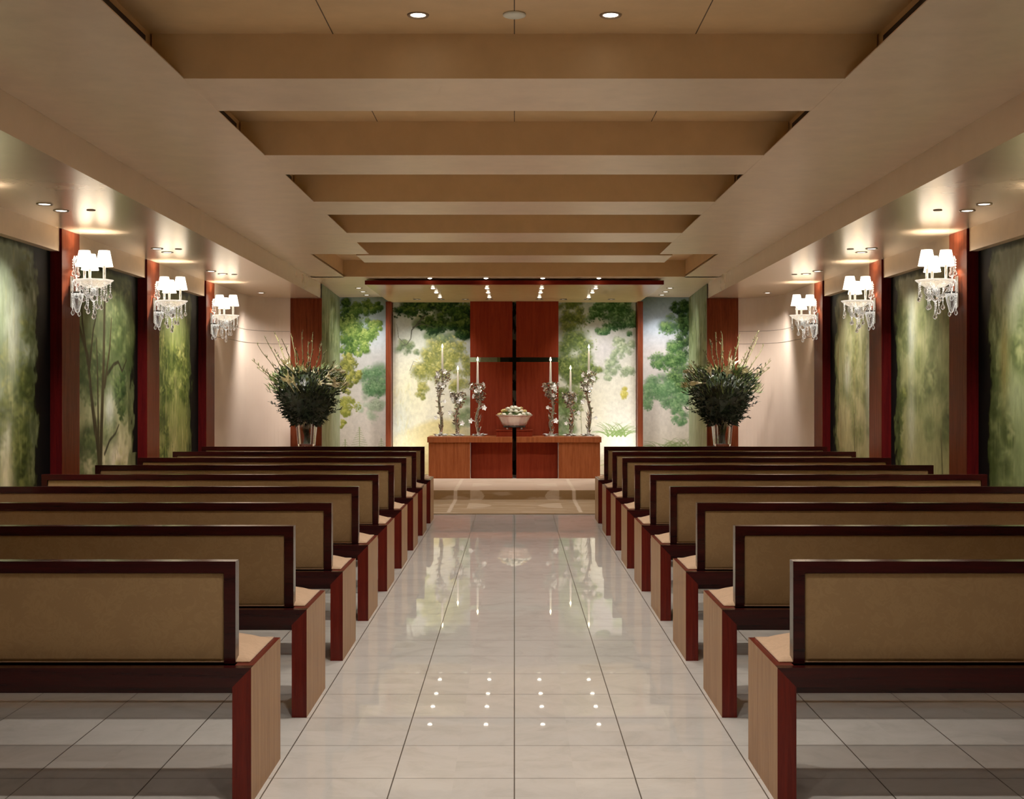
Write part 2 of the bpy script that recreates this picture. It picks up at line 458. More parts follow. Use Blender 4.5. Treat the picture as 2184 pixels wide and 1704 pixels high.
# ------------------------------------------------------------------ setting: floor, platform, walls
bm = bmesh.new(); hbox(bm, -2.7, 2.7, -2.0, 14.6, -1.06, -1.0); struct(mesh_obj('floor', bm, M['floor']))
bm = bmesh.new(); hbox(bm, -1.78, 1.78, 12.04, 14.45, -1.0, PLAT - 0.003)
hbox(bm, -1.95, -1.78, 12.56, 14.45, -1.0, PLAT - 0.003); hbox(bm, 1.78, 1.95, 12.56, 14.45, -1.0, PLAT - 0.003); struct(mesh_obj('trim_1', bm, M['wall']))   # altar platform
for s, nm in ((-1, 'left'), (1, 'right')):
    bm = bmesh.new(); hbox(bm, s * WX, s * (WX + 0.08), -2.0, 12.7, -1.0, 1.3)
    hbox(bm, s * INX, s * WX, 10.85, 12.05, -1.0, LOW)
    # curved corner into the shoulder wall
    n = 14; xc, zc, rx, rz = INX - 0.30, 12.04, 0.30, 0.50
    pts = [(xc + rx * math.cos(PI / 2 * i / n), zc + rz * math.sin(PI / 2 * i / n)) for i in range(n + 1)] + [(2.10, Z_SHOULDER), (2.10, 12.7), (WX, 12.7), (WX, zc)]
    lo = [bm.verts.new(V(s * x, z, -1.0)) for x, z in pts]; hi = [bm.verts.new(V(s * x, z, LOW)) for x, z in pts]
    for i in range(len(pts)):
        j = (i + 1) % len(pts); bm.faces.new((lo[i], lo[j], hi[j], hi[i]))
    wall = struct(mesh_obj('wall_' + nm, bm, M['wall']))
    # two hairline seams that run round the curve
    path = [(INX, 10.87), (INX, 11.4), (INX, 12.0)] + pts[:n + 1] + [(2.16, Z_SHOULDER)]
    for hh in (0.582, 0.462):
        bm = bmesh.new()
        tube(bm, [V(s * (x - 0.0005), z - 0.0005, hh) for x, z in path], 0.0022, 6)
        struct(mesh_obj('wall_seam', bm, M['grout'], wall))
    bm = bmesh.new(); hbox(bm, s * (WX - 0.02), s * WX, -2.0, 10.8, -1.0, -0.92); struct(mesh_obj('baseboard_' + nm, bm, M['wood_x']))
bm = bmesh.new(); hbox(bm, -2.7, 2.7, Z_BACK + 0.05, Z_BACK + 0.15, -1.0, 1.3); struct(mesh_obj('wall_back', bm, M['wall']))
bm = bmesh.new(); hbox(bm, -2.7, 2.7, -2.1, -2.0, -1.0, 1.3); struct(mesh_obj('wall_front', bm, M['wall']))

# ------------------------------------------------------------------ ceiling
ceil = bpy.data.objects.new('ceiling', None); C.objects.link(ceil); struct(ceil)
bm = bmesh.new(); hbox(bm, -1.7, 1.7, -2.0, 12.0, TOP, TOP + 0.1); struct(mesh_obj('ceiling_panel', bm, M['coffer'], ceil))
for s in (-1, 1):
    bm = bmesh.new()
    q = [(1.696, -2.0), (1.862, 12.53), (2.66, 12.53), (2.66, -2.0)]
    lo = [bm.verts.new(V(s * x, z, LOW)) for x, z in q]; hi = [bm.verts.new(V(s * x, z, 1.3)) for x, z in q]
    bm.faces.new(lo); bm.faces.new(hi[::-1])
    for i in range(4): bm.faces.new((lo[i], lo[(i + 1) % 4], hi[(i + 1) % 4], hi[i]))
    struct(mesh_obj('side_soffit', bm, M['soffit'], ceil))
    bm = bmesh.new()
    hbox(bm, s * 1.103, s * 1.9, -2.0, 9.88, MAIN, MAIN + 0.004)
    hbox(bm, s * 1.546, s * 1.9, 9.88, 11.9, MAIN, MAIN + 0.004)
    struct(mesh_obj('main_ceiling_strip', bm, M['ceil'], ceil))
    bm = bmesh.new(); hbox(bm, s * 1.215, s * 1.25, -2.0, 9.9, MAIN + 0.02, TOP); hbox(bm, s * 1.55, s * 1.6, 9.87, 11.9, MAIN + 0.02, TOP)
    hbox(bm, s * 1.215, s * 1.6, 9.87, 9.90, MAIN + 0.003, TOP)
    struct(mesh_obj('coffer_side', bm, M['coffer'], ceil))
bm = bmesh.new(); hbox(bm, -2.1, 2.1, 11.81, 14.5, MAIN, 1.3); struct(mesh_obj('altar_ceiling', bm, M['ceil'], ceil))
for k in range(-3, 5):                                # cross beams
    zn = 4.349 + 1.4067 * k; zf = zn + 0.50 + 0.012 * max(k, 0)
    bm = bmesh.new(); hbox(bm, -1.21, 1.21, zn, zf, MAIN + 0.0006, TOP + 0.01); struct(mesh_obj('cross_beam', bm, [M['coffer'], M['ceil']], ceil))
for o in ceil.children:
    if o.name.startswith('cross_beam'):
        for p in o.data.polygons:
            if p.normal.z < -0.5: p.material_index = 1
    if o.name.startswith('altar_ceiling'):
        o.data.materials.append(M['coffer'])
        for p in o.data.polygons:
            if p.normal.y < -0.5: p.material_index = 1
for k in range(0, 3):                                 # panel seams inside the coffers, and the dark air slots
    z0 = 3.46 + 1.4067 * k; z1 = 4.349 + 1.4067 * k
    for X in (-0.605, 0.0, 0.605):
        bm = bmesh.new(); hbox(bm, X - 0.0018, X + 0.0018, z0, z1, TOP - 0.001, TOP + 0.002); struct(mesh_obj('panel_seam', bm, M['grout'], ceil))
    for s in (-1, 1):
        bm = bmesh.new(); hbox(bm, s * 1.2135, s * 1.22, z0, z1 - 0.06, MAIN + 0.03, 1.173); struct(mesh_obj('air_slot', bm, M['black'], ceil))

# ------------------------------------------------------------------ pilasters, friezes, shoulder panels
LR = {-1: 'left', 1: 'right'}
posn = ['by the entrance end', 'nearest the camera', 'in the middle of the wall', 'farthest, beside the curved cream wall']
ntrim = 2
for s in (-1, 1):
    for i, (z0, z1) in enumerate(PIL):
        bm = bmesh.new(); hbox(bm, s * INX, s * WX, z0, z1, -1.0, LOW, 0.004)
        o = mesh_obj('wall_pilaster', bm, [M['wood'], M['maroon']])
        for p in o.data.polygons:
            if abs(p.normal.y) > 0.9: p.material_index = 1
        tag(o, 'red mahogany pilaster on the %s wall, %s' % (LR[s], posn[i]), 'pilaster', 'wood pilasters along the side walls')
    segs = [(3.9, 5.49)] + [(PIL[i][1], PIL[i + 1][0]) for i in range(3)]
    for (z0, z1) in segs[1:]:
        bm = bmesh.new(); hbox(bm, s * (INX + 0.014), s * WX, z0, z1, 0.776, LOW); struct(mesh_obj('trim_%d' % ntrim, bm, M['frieze'])); ntrim += 1
    bm = bmesh.new(); hbox(bm, s * 1.851, s * 2.152, Z_SHOULDER - 0.02, 12.545, -1.0, LOW - 0.001, 0.003)
    tag(mesh_obj('wood_wall_panel', bm, M['wood']), 'tall red wood panel behind the %s flower vase' % LR[s], 'panel', 'wood panels beside the altar recess')

# ------------------------------------------------------------------ murals of the side walls
def mural_canvas(kind):
    W_, H_ = 138, 178
    cv = Canvas(0, W_, 0, H_, 1.7, seed=11 + kind, wide=True)
    sky = [(150, 166, 140), (196, 196, 160)]
    if kind == 0:      # left, nearest: misty willows, bright patches
        cv.grad([(0, (136, 158, 132)), (50, (120, 142, 110)), (110, (150, 156, 110)), (178, (206, 200, 156))])
        cv.blend((cv.fbm(40, 50) - 0.45) * 2.2, (150, 166, 150))
        for x, y, rx, ry in ((20, 70, 40, 60), (66, 90, 30, 40), (92, 60, 16, 60), (96, 130, 28, 34), (60, 160, 24, 26)):
            cv.tree(x, y, rx, ry, (62, 78, 36), (104, 116, 56), (146, 152, 84), 260, 0.3, 3.2, 0.5, soft=0.9)
        cv.glow(84, 52, 10, 26, (168, 180, 164), 0.8); cv.glow(76, 128, 9, 30, (220, 212, 176), 0.8); cv.glow(70, 168, 16, 16, (216, 208, 166), 0.8)
        cv.tree(104, 110, 12, 60, (50, 64, 30), (92, 104, 48), (128, 138, 70), 240, 0.4, 2.6, 0.5, soft=0.9)
        cv.streaks(0, W_, 0, H_, [(120, 134, 80), (86, 102, 56), (170, 172, 120)], 420, 9, 1.3, 0.3)
    elif kind == 1:    # left, second: slender tree with forked branches
        cv.grad([(0, (96, 116, 74)), (60, (108, 124, 84)), (105, (150, 152, 110)), (140, (198, 188, 152)), (178, (176, 164, 126))])
        for x, y, rx, ry in ((20, 70, 26, 60), (60, 40, 50, 44), (94, 66, 30, 50), (70, 104, 22, 22), (108, 30, 26, 36), (38, 120, 18, 30)):
            cv.tree(x, y, rx, ry, (58, 76, 40), (92, 108, 62), (130, 140, 92), 240, 0.3, 3.0, 0.45, soft=0.9)
        cv.tree(96, 82, 16, 26, (34, 54, 26), (60, 84, 42), (90, 110, 62), 140, 0.35, 2.4, 0.6)
        cv.glow(76, 88, 10, 12, (176, 186, 178), 0.85); cv.glow(86, 122, 16, 14, (206, 198, 176), 0.8); cv.glow(60, 16, 20, 26, (140, 150, 120), 0.5)
        cv.tree(86, 146, 24, 26, (122, 128, 72), (158, 160, 100), (190, 186, 132), 200, 0.35, 3, 0.45, soft=0.9)
        cv.fern(16, 150, 24, 14, (124, 122, 84), 1.2, 0.8, 0.5); cv.fern(22, 176, 26, 14, (124, 122, 84), 1.2, 0.8, 0.5)
        tr = (58, 52, 32)
        cv.line([(56, 178), (57, 128), (52, 108), (40, 78), (34, 56), (14, 34), (0, 20)], 4.6, tr, 0.9, 1.8)
        cv.line([(57, 130), (60, 98), (64, 60), (66, 20), (64, 0)], 4.2, tr, 0.9, 2.0)
        cv.line([(34, 60), (24, 36), (20, 6)], 2.2, tr, 0.85, 1.1); cv.line([(36, 66), (44, 40), (50, 30)], 2.2, tr, 0.85, 1.1)
        cv.line([(54, 108), (52, 60), (50, 44)], 2.2, tr, 0.85, 1.1); cv.line([(66, 74), (76, 50), (80, 30)], 2.2, tr, 0.85, 1.1)
        cv.line([(72, 66), (84, 60), (94, 58), (102, 64), (112, 56)], 1.8, (44, 44, 26), 0.9, 1.0)
        cv.line([(66, 116), (76, 108), (88, 104), (96, 98)], 1.6, (56, 56, 38), 0.9, 0.9)
        cv.line([(57, 120), (46, 100), (40, 84)], 2.2, tr, 0.85, 1.1)
        cv.streaks(0, W_, 0, H_, [(110, 122, 80), (150, 152, 110)], 260, 7, 1.1, 0.25)
    elif kind == 2:    # left, third: hanging vine wall
        cv.grad([(0, (122, 132, 92)), (50, (96, 112, 50)), (120, (120, 124, 66)), (178, (106, 124, 74))])
        for i in range(16):
            cv.tree(cv.r.uniform(0, 110), cv.r.uniform(30, 178), 18, 26, (52, 70, 24), (100, 116, 46), (152, 158, 82), 120, 0.4, 2.4, 0.55, soft=0.8)
        cv.streaks(0, 112, 10, H_, [(84, 100, 36), (150, 152, 84), (60, 78, 28), (170, 164, 104)], 900, 8, 1.1, 0.5)
        cv.glow(20, 8, 40, 18, (140, 150, 120), 0.7); cv.glow(60, 120, 12, 20, (168, 158, 104), 0.5)
    elif kind == 3:    # right, nearest: mossy green with pale gaps
        cv.grad([(0, (146, 156, 130)), (60, (116, 132, 84)), (120, (104, 124, 78)), (178, (120, 138, 90))])
        for i in range(14):
            cv.tree(cv.r.uniform(0, 120), cv.r.uniform(20, 178), 22, 26, (66, 86, 44), (104, 122, 70), (146, 158, 104), 130, 0.35, 2.8, 0.45, soft=0.9)
        cv.glow(60, 130, 12, 30, (164, 176, 132), 0.7); cv.glow(90, 18, 34, 20, (150, 162, 142), 0.7); cv.glow(84, 80, 20, 14, (140, 158, 120), 0.5)
        cv.glow(100, 60, 6, 24, (116, 100, 44), 0.6); cv.glow(96, 170, 10, 8, (150, 130, 70), 0.7)
        cv.streaks(0, W_, 0, H_, [(112, 132, 80), (84, 104, 58), (156, 168, 118)], 500, 7, 1.2, 0.3)
    elif kind == 4:    # right, second: olive mist, thin tree, pale ground
        cv.grad([(0, (150, 154, 122)), (60, (118, 126, 82)), (110, (126, 130, 84)), (150, (156, 150, 102)), (178, (158, 146, 104))])
        for i in range(10):
            cv.tree(cv.r.uniform(0, 128), cv.r.uniform(10, 110), 24, 28, (82, 96, 56), (112, 122, 76), (144, 148, 102), 120, 0.4, 3.2, 0.35, soft=1.0)
        cv.glow(92, 36, 8, 26, (152, 164, 156), 0.8); cv.glow(92, 98, 8, 24, (150, 158, 140), 0.7)
        cv.line([(34, 100), (31, 128), (26, 160), (24, 178)], 1.5, (86, 88, 56), 0.8, 2.0)
        cv.tree(24, 168, 14, 20, (70, 86, 46), (98, 112, 64), (122, 132, 82), 120, 0.4, 2.4, 0.5)
        cv.tree(112, 100, 8, 36, (58, 76, 34), (96, 108, 52), (140, 146, 80), 120, 0.5, 2.2, 0.5)
        cv.streaks(0, W_, 0, H_, [(120, 126, 78), (150, 146, 98)], 420, 9, 1.2, 0.25)
    else:              # right, third: soft streaked olive
        cv.grad([(0, (150, 152, 124)), (50, (122, 128, 86)), (100, (146, 140, 98)), (178, (128, 126, 78))])
        for i in range(8):
            cv.tree(cv.r.uniform(0, 128), cv.r.uniform(10, 170), 20, 34, (92, 100, 56), (120, 126, 76), (156, 152, 106), 110, 0.4, 3.0, 0.35, soft=1.0)
        cv.glow(84, 64, 10, 16, (156, 162, 150), 0.8); cv.glow(24, 70, 8, 40, (150, 158, 154), 0.8)
        cv.streaks(0, W_, 0, H_, [(120, 124, 72), (164, 152, 108), (112, 96, 56)], 700, 14, 1.2, 0.35)
        cv.line([(64, 94), (63, 150)], 0.9, (80, 74, 48), 0.8); cv.line([(112, 40), (110, 120), (112, 178)], 0.9, (110, 92, 50), 0.7)
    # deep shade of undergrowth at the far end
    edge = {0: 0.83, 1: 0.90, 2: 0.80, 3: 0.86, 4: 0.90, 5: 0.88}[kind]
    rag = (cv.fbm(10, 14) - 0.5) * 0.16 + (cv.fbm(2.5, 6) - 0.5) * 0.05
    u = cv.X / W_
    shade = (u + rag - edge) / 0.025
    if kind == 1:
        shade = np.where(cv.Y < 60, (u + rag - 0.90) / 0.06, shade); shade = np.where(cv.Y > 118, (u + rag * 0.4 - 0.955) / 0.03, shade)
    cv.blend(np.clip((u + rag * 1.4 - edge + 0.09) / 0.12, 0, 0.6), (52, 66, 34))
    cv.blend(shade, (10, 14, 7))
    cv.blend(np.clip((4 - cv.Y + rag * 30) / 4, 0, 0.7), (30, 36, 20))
    g = cv.a.mean(-1, keepdims=True); cv.a = (g + (cv.a - g) * 0.78) * np.array([0.96, 0.93, 0.90], np.float32)
    cv.a = np.clip(0.42 + (cv.a - 0.42) * 1.18, 0.02, 1)
    cv.texture(0.12, 3, 6)
    return cv

mural_names = {0: 'misty willow mural on the left wall, before the nearest pilaster', 1: 'mural of a slender forked tree on the left wall', 2: 'mural of hanging green vines on the left wall',
               3: 'mossy green mural on the right wall, before the nearest pilaster', 4: 'olive mist mural with a thin dark stem on the right wall', 5: 'narrowest streaked olive mural on the right wall'}
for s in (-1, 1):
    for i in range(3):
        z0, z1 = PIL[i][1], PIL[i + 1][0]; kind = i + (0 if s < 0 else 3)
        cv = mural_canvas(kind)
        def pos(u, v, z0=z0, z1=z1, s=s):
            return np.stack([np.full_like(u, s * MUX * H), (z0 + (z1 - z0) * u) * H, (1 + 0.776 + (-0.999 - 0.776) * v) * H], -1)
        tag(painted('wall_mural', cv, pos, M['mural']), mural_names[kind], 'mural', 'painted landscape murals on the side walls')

# ------------------------------------------------------------------ altar recess: murals
def fx(px, Z): return (px - 1097) * Z / 2780
def fh(py, Z): return (836 - py) * Z / 2780
def front_mural(name, cv, Z, label):
    def pos(u, v):
        px = cv.x0 + (cv.x1 - cv.x0) * u; py = cv.y0 + (cv.y1 - cv.y0) * v
        return np.stack([(px - 1097) * Z / 2780 * H, np.full_like(u, Z * H), (1 + (836 - py) * Z / 2780) * H], -1)
    o = painted(name, cv, pos, M['mural'])
    return tag(o, label, 'mural', 'painted landscape murals behind the altar')

# centre mural, behind the cross panels
cv = Canvas(830, 1364, 634, 1012, 1.25, 31)
cv.grad([(634, (150, 164, 150)), (760, (196, 196, 184)), (860, (226, 220, 196)), (1012, (226, 222, 196))])
cv.blend((cv.fbm(60, 50) - 0.45) * 1.5, (206, 206, 196))
# left half
cv.glow(870, 840, 40, 70, (240, 236, 196), 0.9); cv.glow(850, 900, 26, 60, (206, 216, 206), 0.7); cv.glow(990, 760, 26, 26, (170, 176, 172), 0.8)
cv.blend(np.exp(-((cv.X - 940) / 90) ** 2) * np.clip((cv.Y - 905 + 18 * np.sin((cv.X - 880) / 40)) / 12, 0, 1) * 0.7 * (cv.X < 1010), (206, 186, 112))
for x, y, rx, ry, n in ((905, 700, 30, 26, 150), (960, 700, 46, 36, 260), (880, 740, 40, 18, 120)):
    cv.tree(x, y, rx, ry, (72, 92, 60), (112, 128, 88), (152, 158, 112), n, 0.3, 4, 0.4, soft=0.9)
for x, y, rx, ry, n in ((880, 655, 46, 22, 260), (960, 660, 50, 34, 420), (984, 690, 26, 34, 260), (925, 690, 36, 20, 200)):
    cv.tree(x, y, rx, ry, (16, 36, 14), (42, 70, 30), (92, 112, 52), n, 0.3, 3.6, 0.7)
for x, y, rx, ry, n in ((950, 752, 50, 30, 300), (916, 786, 36, 34, 260), (976, 792, 30, 40, 260), (900, 832, 18, 20, 120)):
    cv.tree(x, y, rx, ry, (104, 112, 50), (152, 150, 76), (196, 186, 112), n, 0.3, 3.4, 0.5, soft=0.8)
cv.tree(985, 880, 20, 40, (120, 140, 92), (156, 168, 120), (190, 196, 150), 160, 0.35, 3, 0.4, soft=0.9)
cv.line([(906, 672), (890, 690), (878, 704), (876, 722), (868, 734), (856, 738)], 2.2, (70, 70, 60), 0.85, 0.8)
cv.line([(880, 698), (900, 690), (930, 700)], 1.4, (80, 80, 64), 0.8, 0.6); cv.line([(866, 736), (850, 720), (846, 690)], 1.2, (100, 100, 84), 0.7, 0.5)
cv.line([(874, 790), (882, 770), (900, 776)], 1.0, (120, 118, 90), 0.6, 0.5)
cv.streaks(838, 880, 820, 1000, [(196, 206, 176), (216, 206, 130), (226, 226, 196)], 160, 12, 2.0, 0.35, 0.3)
# right half
cv.glow(1330, 890, 46, 80, (238, 238, 226), 0.8); cv.glow(1290, 740, 34, 50, (178, 174, 176), 0.85)
for x, y, rx, ry, n in ((1215, 670, 30, 34, 260), (1225, 760, 38, 60, 420), (1214, 840, 30, 50, 300), (1255, 790, 26, 26, 160)):
    cv.tree(x, y, rx, ry, (62, 80, 34), (104, 120, 58), (142, 150, 86), n, 0.3, 3.4, 0.55, soft=0.8)
cv.tree(1204, 900, 18, 50, (110, 136, 84), (146, 166, 112), (180, 190, 140), 180, 0.35, 3, 0.4, soft=0.9)
for x, y, rx, ry, n in ((1272, 672, 18, 18, 160), (1292, 700, 22, 14, 140), (1320, 668, 28, 30, 300), (1346, 690, 18, 30, 200), (1300, 655, 34, 14, 160)):
    cv.tree(x, y, rx, ry, (30, 62, 28), (64, 100, 56), (122, 148, 100), n, 0.4, 3.0, 0.7)
for x, y in ((1322, 730), (1316, 752), (1306, 776), (1300, 796), (1336, 790), (1340, 740)):
    cv.tree(x, y, 14, 13, (104, 124, 92), (146, 160, 126), (190, 198, 166), 90, 0.5, 3, 0.5, soft=0.8)
cv.tree(1328, 832, 9, 14, (176, 166, 70), (206, 196, 96), (226, 216, 130), 60, 0.5, 3, 0.6)
for k in range(5): cv.fern(1296 + 9 * k, 930, 46, 9, (120, 150, 84), 0.9, 1.6, 0.4, 0.7)
cv.fern(1310, 1000, 50, 18, (186, 196, 140), 1.1, 1.2, 0.4)
cv.line([(1240, 930), (1238, 880), (1240, 850)], 1.0, (150, 150, 110), 0.5)
# dark thicket straight behind the cross slits
cv.blend(np.clip((14 - abs(cv.X - 1097)) / 4, 0, 1) * np.clip(0.5 + (cv.fbm(10, 22) - 0.42) * 5, 0.55, 1), (12, 18, 8))
cv.blend(np.clip((9 - abs(cv.Y - 768)) / 2, 0, 1) * (cv.X > 1060) * (cv.X < 1190) * 0.85, (22, 26, 12))
cv.blend(np.clip((9 - abs(cv.Y - 768)) / 2, 0, 1) * (cv.X <= 1066) * (cv.X > 1003) * 0.7, (150, 164, 112))
cv.texture(0.07, 5, 6)
front_mural('altar_mural', cv, Z_BACK, 'bright landscape mural with dark canopies behind the wooden cross panels')
# outer left
cv = Canvas(722, 838, 630, 1012, 1.1, 41)
cv.grad([(634, (150, 170, 164)), (700, (164, 176, 186)), (760, (176, 174, 172)), (860, (206, 196, 188)), (1012, (216, 204, 194))])
cv.tree(800, 812, 30, 36, (68, 102, 64), (100, 136, 92), (136, 162, 116), 340, 0.35, 3, 0.55, soft=0.8)
cv.tree(800, 872, 26, 22, (150, 168, 138), (176, 188, 160), (196, 204, 180), 160, 0.35, 3, 0.4, soft=0.9)
cv.tree(772, 860, 20, 16, (160, 176, 148), (186, 196, 172), (204, 208, 190), 100, 0.35, 3, 0.35, soft=0.9)
for x, y, rx, ry, n, d in ((740, 668, 18, 30, 240, 0), (770, 658, 26, 16, 220, 1), (796, 656, 18, 13, 160, 1), (748, 700, 24, 26, 280, 2), (778, 705, 24, 24, 280, 2), (800, 695, 14, 16, 140, 2), (764, 740, 22, 18, 200, 2), (738, 736, 16, 24, 160, 1), (742, 780, 18, 26, 200, 3), (756, 800, 12, 16, 140, 3), (740, 868, 22, 18, 180, 4), (730, 905, 8, 9, 50, 4), (738, 820, 14, 18, 120, 3)):
    pal = [((24, 44, 18), (58, 86, 36), (104, 128, 58)), ((40, 66, 26), (76, 106, 44), (122, 140, 66)), ((62, 88, 34), (104, 130, 58), (156, 170, 88)), ((78, 84, 34), (124, 124, 56), (172, 166, 84)), ((110, 118, 44), (150, 150, 66), (186, 180, 92))][d]
    cv.tree(x, y, rx, ry, *pal, n, 0.35, 3.0, 0.75, soft=0.6)
for x, L in ((766, 50), (736, 24), (812, 26)):
    cv.line([(x, 990), (x, 960 - L)], 0.9, (140, 150, 104), 0.7)
    for k in range(int(L / 4)):
        yy = 960 - L + k * 5; ww = 2 + k * 2.2
        cv.line([(x, yy), (x - ww, yy + 3)], 0.7, (150, 162, 118), 0.6); cv.line([(x, yy), (x + ww, yy + 3)], 0.7, (150, 162, 118), 0.6)
cv.texture(0.06, 5, 6)
front_mural('altar_mural', cv, Z_BACK, 'mural of a leafy green tree and small firs, left of the altar posts')
# outer right
cv = Canvas(1356, 1473, 630, 1012, 1.1, 43)
cv.grad([(634, (134, 154, 156)), (690, (160, 172, 190)), (750, (190, 184, 184)), (860, (210, 200, 194)), (1012, (210, 202, 184))])
cv.glow(1385, 690, 24, 20, (176, 190, 206), 0.7)
for x, y, rx, ry, n, d in ((1440, 690, 34, 22, 260, 1), (1460, 670, 14, 30, 220, 0), (1444, 655, 18, 14, 140, 0), (1458, 730, 16, 40, 240, 0), (1440, 750, 26, 24, 240, 1), (1416, 770, 30, 18, 220, 1), (1450, 800, 26, 40, 300, 1), (1400, 825, 34, 26, 280, 2), (1440, 850, 34, 26, 260, 2), (1450, 885, 18, 20, 120, 2), (1385, 850, 18, 20, 120, 2)):
    pal = [((16, 34, 14), (44, 70, 32), (84, 112, 56)), ((44, 76, 38), (82, 116, 62), (128, 154, 94)), ((76, 116, 74), (110, 148, 98), (146, 174, 128))][d]
    cv.tree(x, y, rx, ry, *pal, n, 0.35, 3.0, 0.6, soft=0.75)
for k in range(7): cv.fern(1402 + 11 * k, 960, 44, 8, (122, 138, 90), 1.0, 1.6, 0.4, 0.8)
cv.texture(0.06, 5, 6)
front_mural('altar_mural', cv, Z_BACK, 'mural of feathery green foliage under blue sky, right of the altar posts')
# splayed side returns
for s in (-1, 1):
    cv = Canvas(0, 100, 0, 200, 2.0, 51 + s)
    cv.grad([(0, (128, 142, 118)), (40, (112, 128, 84)), (100, (146, 158, 120)), (200, (176, 186, 160))])
    for i in range(6): cv.tree(cv.r.uniform(0, 100), cv.r.uniform(5, 70), 16, 22, (76, 90, 50), (112, 124, 76), (150, 160, 112), 90, 0.4, 3, 0.4, soft=0.9)
    cv.streaks(0, 100, 0, 200, [(186, 196, 160), (112, 124, 72), (206, 210, 184), (134, 146, 100)], 700, 13, 1.3, 0.45, 0.12)
    cv.texture(0.08, 4, 8)
    def pos(u, v, s=s):
        X = 1.854 + (1.925 - 1.854) * u; Z = 12.55 + (14.38 - 12.545) * u
        return np.stack([s * X * H, Z * H, (1 + MAIN - 0.002 + (-0.999 - MAIN) * v) * H], -1)
    tag(painted('side_return_mural', cv, pos, M['mural']), 'narrow streaked pale green mural on the %s return of the altar recess' % LR[s], 'mural', 'side return murals')

# ------------------------------------------------------------------ canopy, posts, cross panels
t = thing('altar_canopy', 'flat red wood canopy board with gilt underside above the altar', 'canopy', V(0, 12.0, 0.988))
def L(X, Z, h, o=V(0, 12.0, 0.988)): p = V(X, Z, h); return (p[0] - o[0], p[1] - o[1], p[2] - o[2])
def lbox(bm, o, X0, X1, Z0, Z1, h0, h1, bev=0.0):
    a = L(X0, Z0, h0, o); b = L(X1, Z1, h1, o); box(bm, a[0], b[0], a[1], b[1], a[2], b[2], bev)
O = V(0, 12.0, 0.988)
bm = bmesh.new(); lbox(bm, O, -1.376, 1.376, 11.99, 12.03, 0.988, 1.0265, 0.003); mesh_obj('front_board', bm, M['wood_x'], t)
bm = bmesh.new(); lbox(bm, O, -1.374, 1.374, 12.03, Z_BACK, 0.9885, 1.02); mesh_obj('soffit_panel', bm, M['canopy_soffit'], t)
bm = bmesh.new(); lbox(bm, O, -1.2, 1.2, 12.3, Z_BACK, 1.02, MAIN + 0.002); mesh_obj('hanger_box', bm, M['wood_x'], t)
for s in (-1, 1):
    bm = bmesh.new(); hbox(bm, s * 1.345, s * 1.402, 14.20, Z_BACK + 0.02, PLAT, 0.987, 0.004)
    tag(mesh_obj('wood_post', bm, M['wood']), 'slim red wood post at the %s edge of the centre mural' % LR[s], 'post', 'posts framing the centre mural')
t = thing('cross_screen', 'red wood screen whose open slits form a tall cross behind the altar', 'screen', V(0, 14.22, PLAT))
O = V(0, 14.22, PLAT)
for s in (-1, 1):
    for h0, h1 in ((PLAT, 0.327), (0.378, 0.9875)):
        bm = bmesh.new(); lbox(bm, O, s * 0.0205, s * 0.481, 14.20, 14.25, h0, h1, 0.003); mesh_obj('screen_panel', bm, M['red_wood'], t)
# thin brackets that tie the panels to the wall behind
    for h0 in (-0.2, 0.7):
        bm = bmesh.new(); lbox(bm, O, s * 0.36, s * 0.40, 14.25, 14.385, h0, h0 + 0.03); mesh_obj('wall_bracket', bm, M['dark_metal'], t)

# ------------------------------------------------------------------ altar
O = V(0, 13.65, PLAT)
t = thing('altar_table', 'long low red wood altar split by a slit in line with the cross', 'altar', O)
AT = -0.4714
for s in (-1, 1):
    bm = bmesh.new(); lbox(bm, O, s * 0.0205, s * 0.913, 13.65, 14.12, AT - 0.058, AT, 0.004); mesh_obj('altar_top', bm, M['altar_wood'], t)
    bm = bmesh.new(); lbox(bm, O, s * 0.463, s * 0.900, 13.672, 14.10, PLAT, AT - 0.058, 0.004); mesh_obj('end_cabinet', bm, M['altar_wood'], t)
    bm = bmesh.new(); lbox(bm, O, s * 0.0205, s * 0.459, 13.80, 14.10, PLAT, AT - 0.058, 0.003); mesh_obj('centre_panel', bm, M['red_wood'], t)
    bm = bmesh.new(); lbox(bm, O, s * 0.4585, s * 0.4635, 13.668, 13.71, PLAT, AT - 0.058); mesh_obj('lit_edge_strip', bm, M['silver'], t)  # pale strip added to stand for the cabinet's lit front edge
O = V(0, 13.75, AT)
t = thing('bowl_pedestal', 'small red wood block pedestal in two halves under the flower bowl', 'pedestal', O)
for s in (-1, 1):
    bm = bmesh.new(); lbox(bm, O, s * 0.0205, s * 0.190, 13.76, 14.02, AT, AT + 0.062, 0.003); mesh_obj('pedestal_block', bm, M['red_wood'], t)
    bm = bmesh.new(); lbox(bm, O, s * 0.0205, s * 0.197, 13.75, 14.03, AT + 0.062, AT + 0.072, 0.002); mesh_obj('pedestal_cap', bm, M['red_wood'], t)

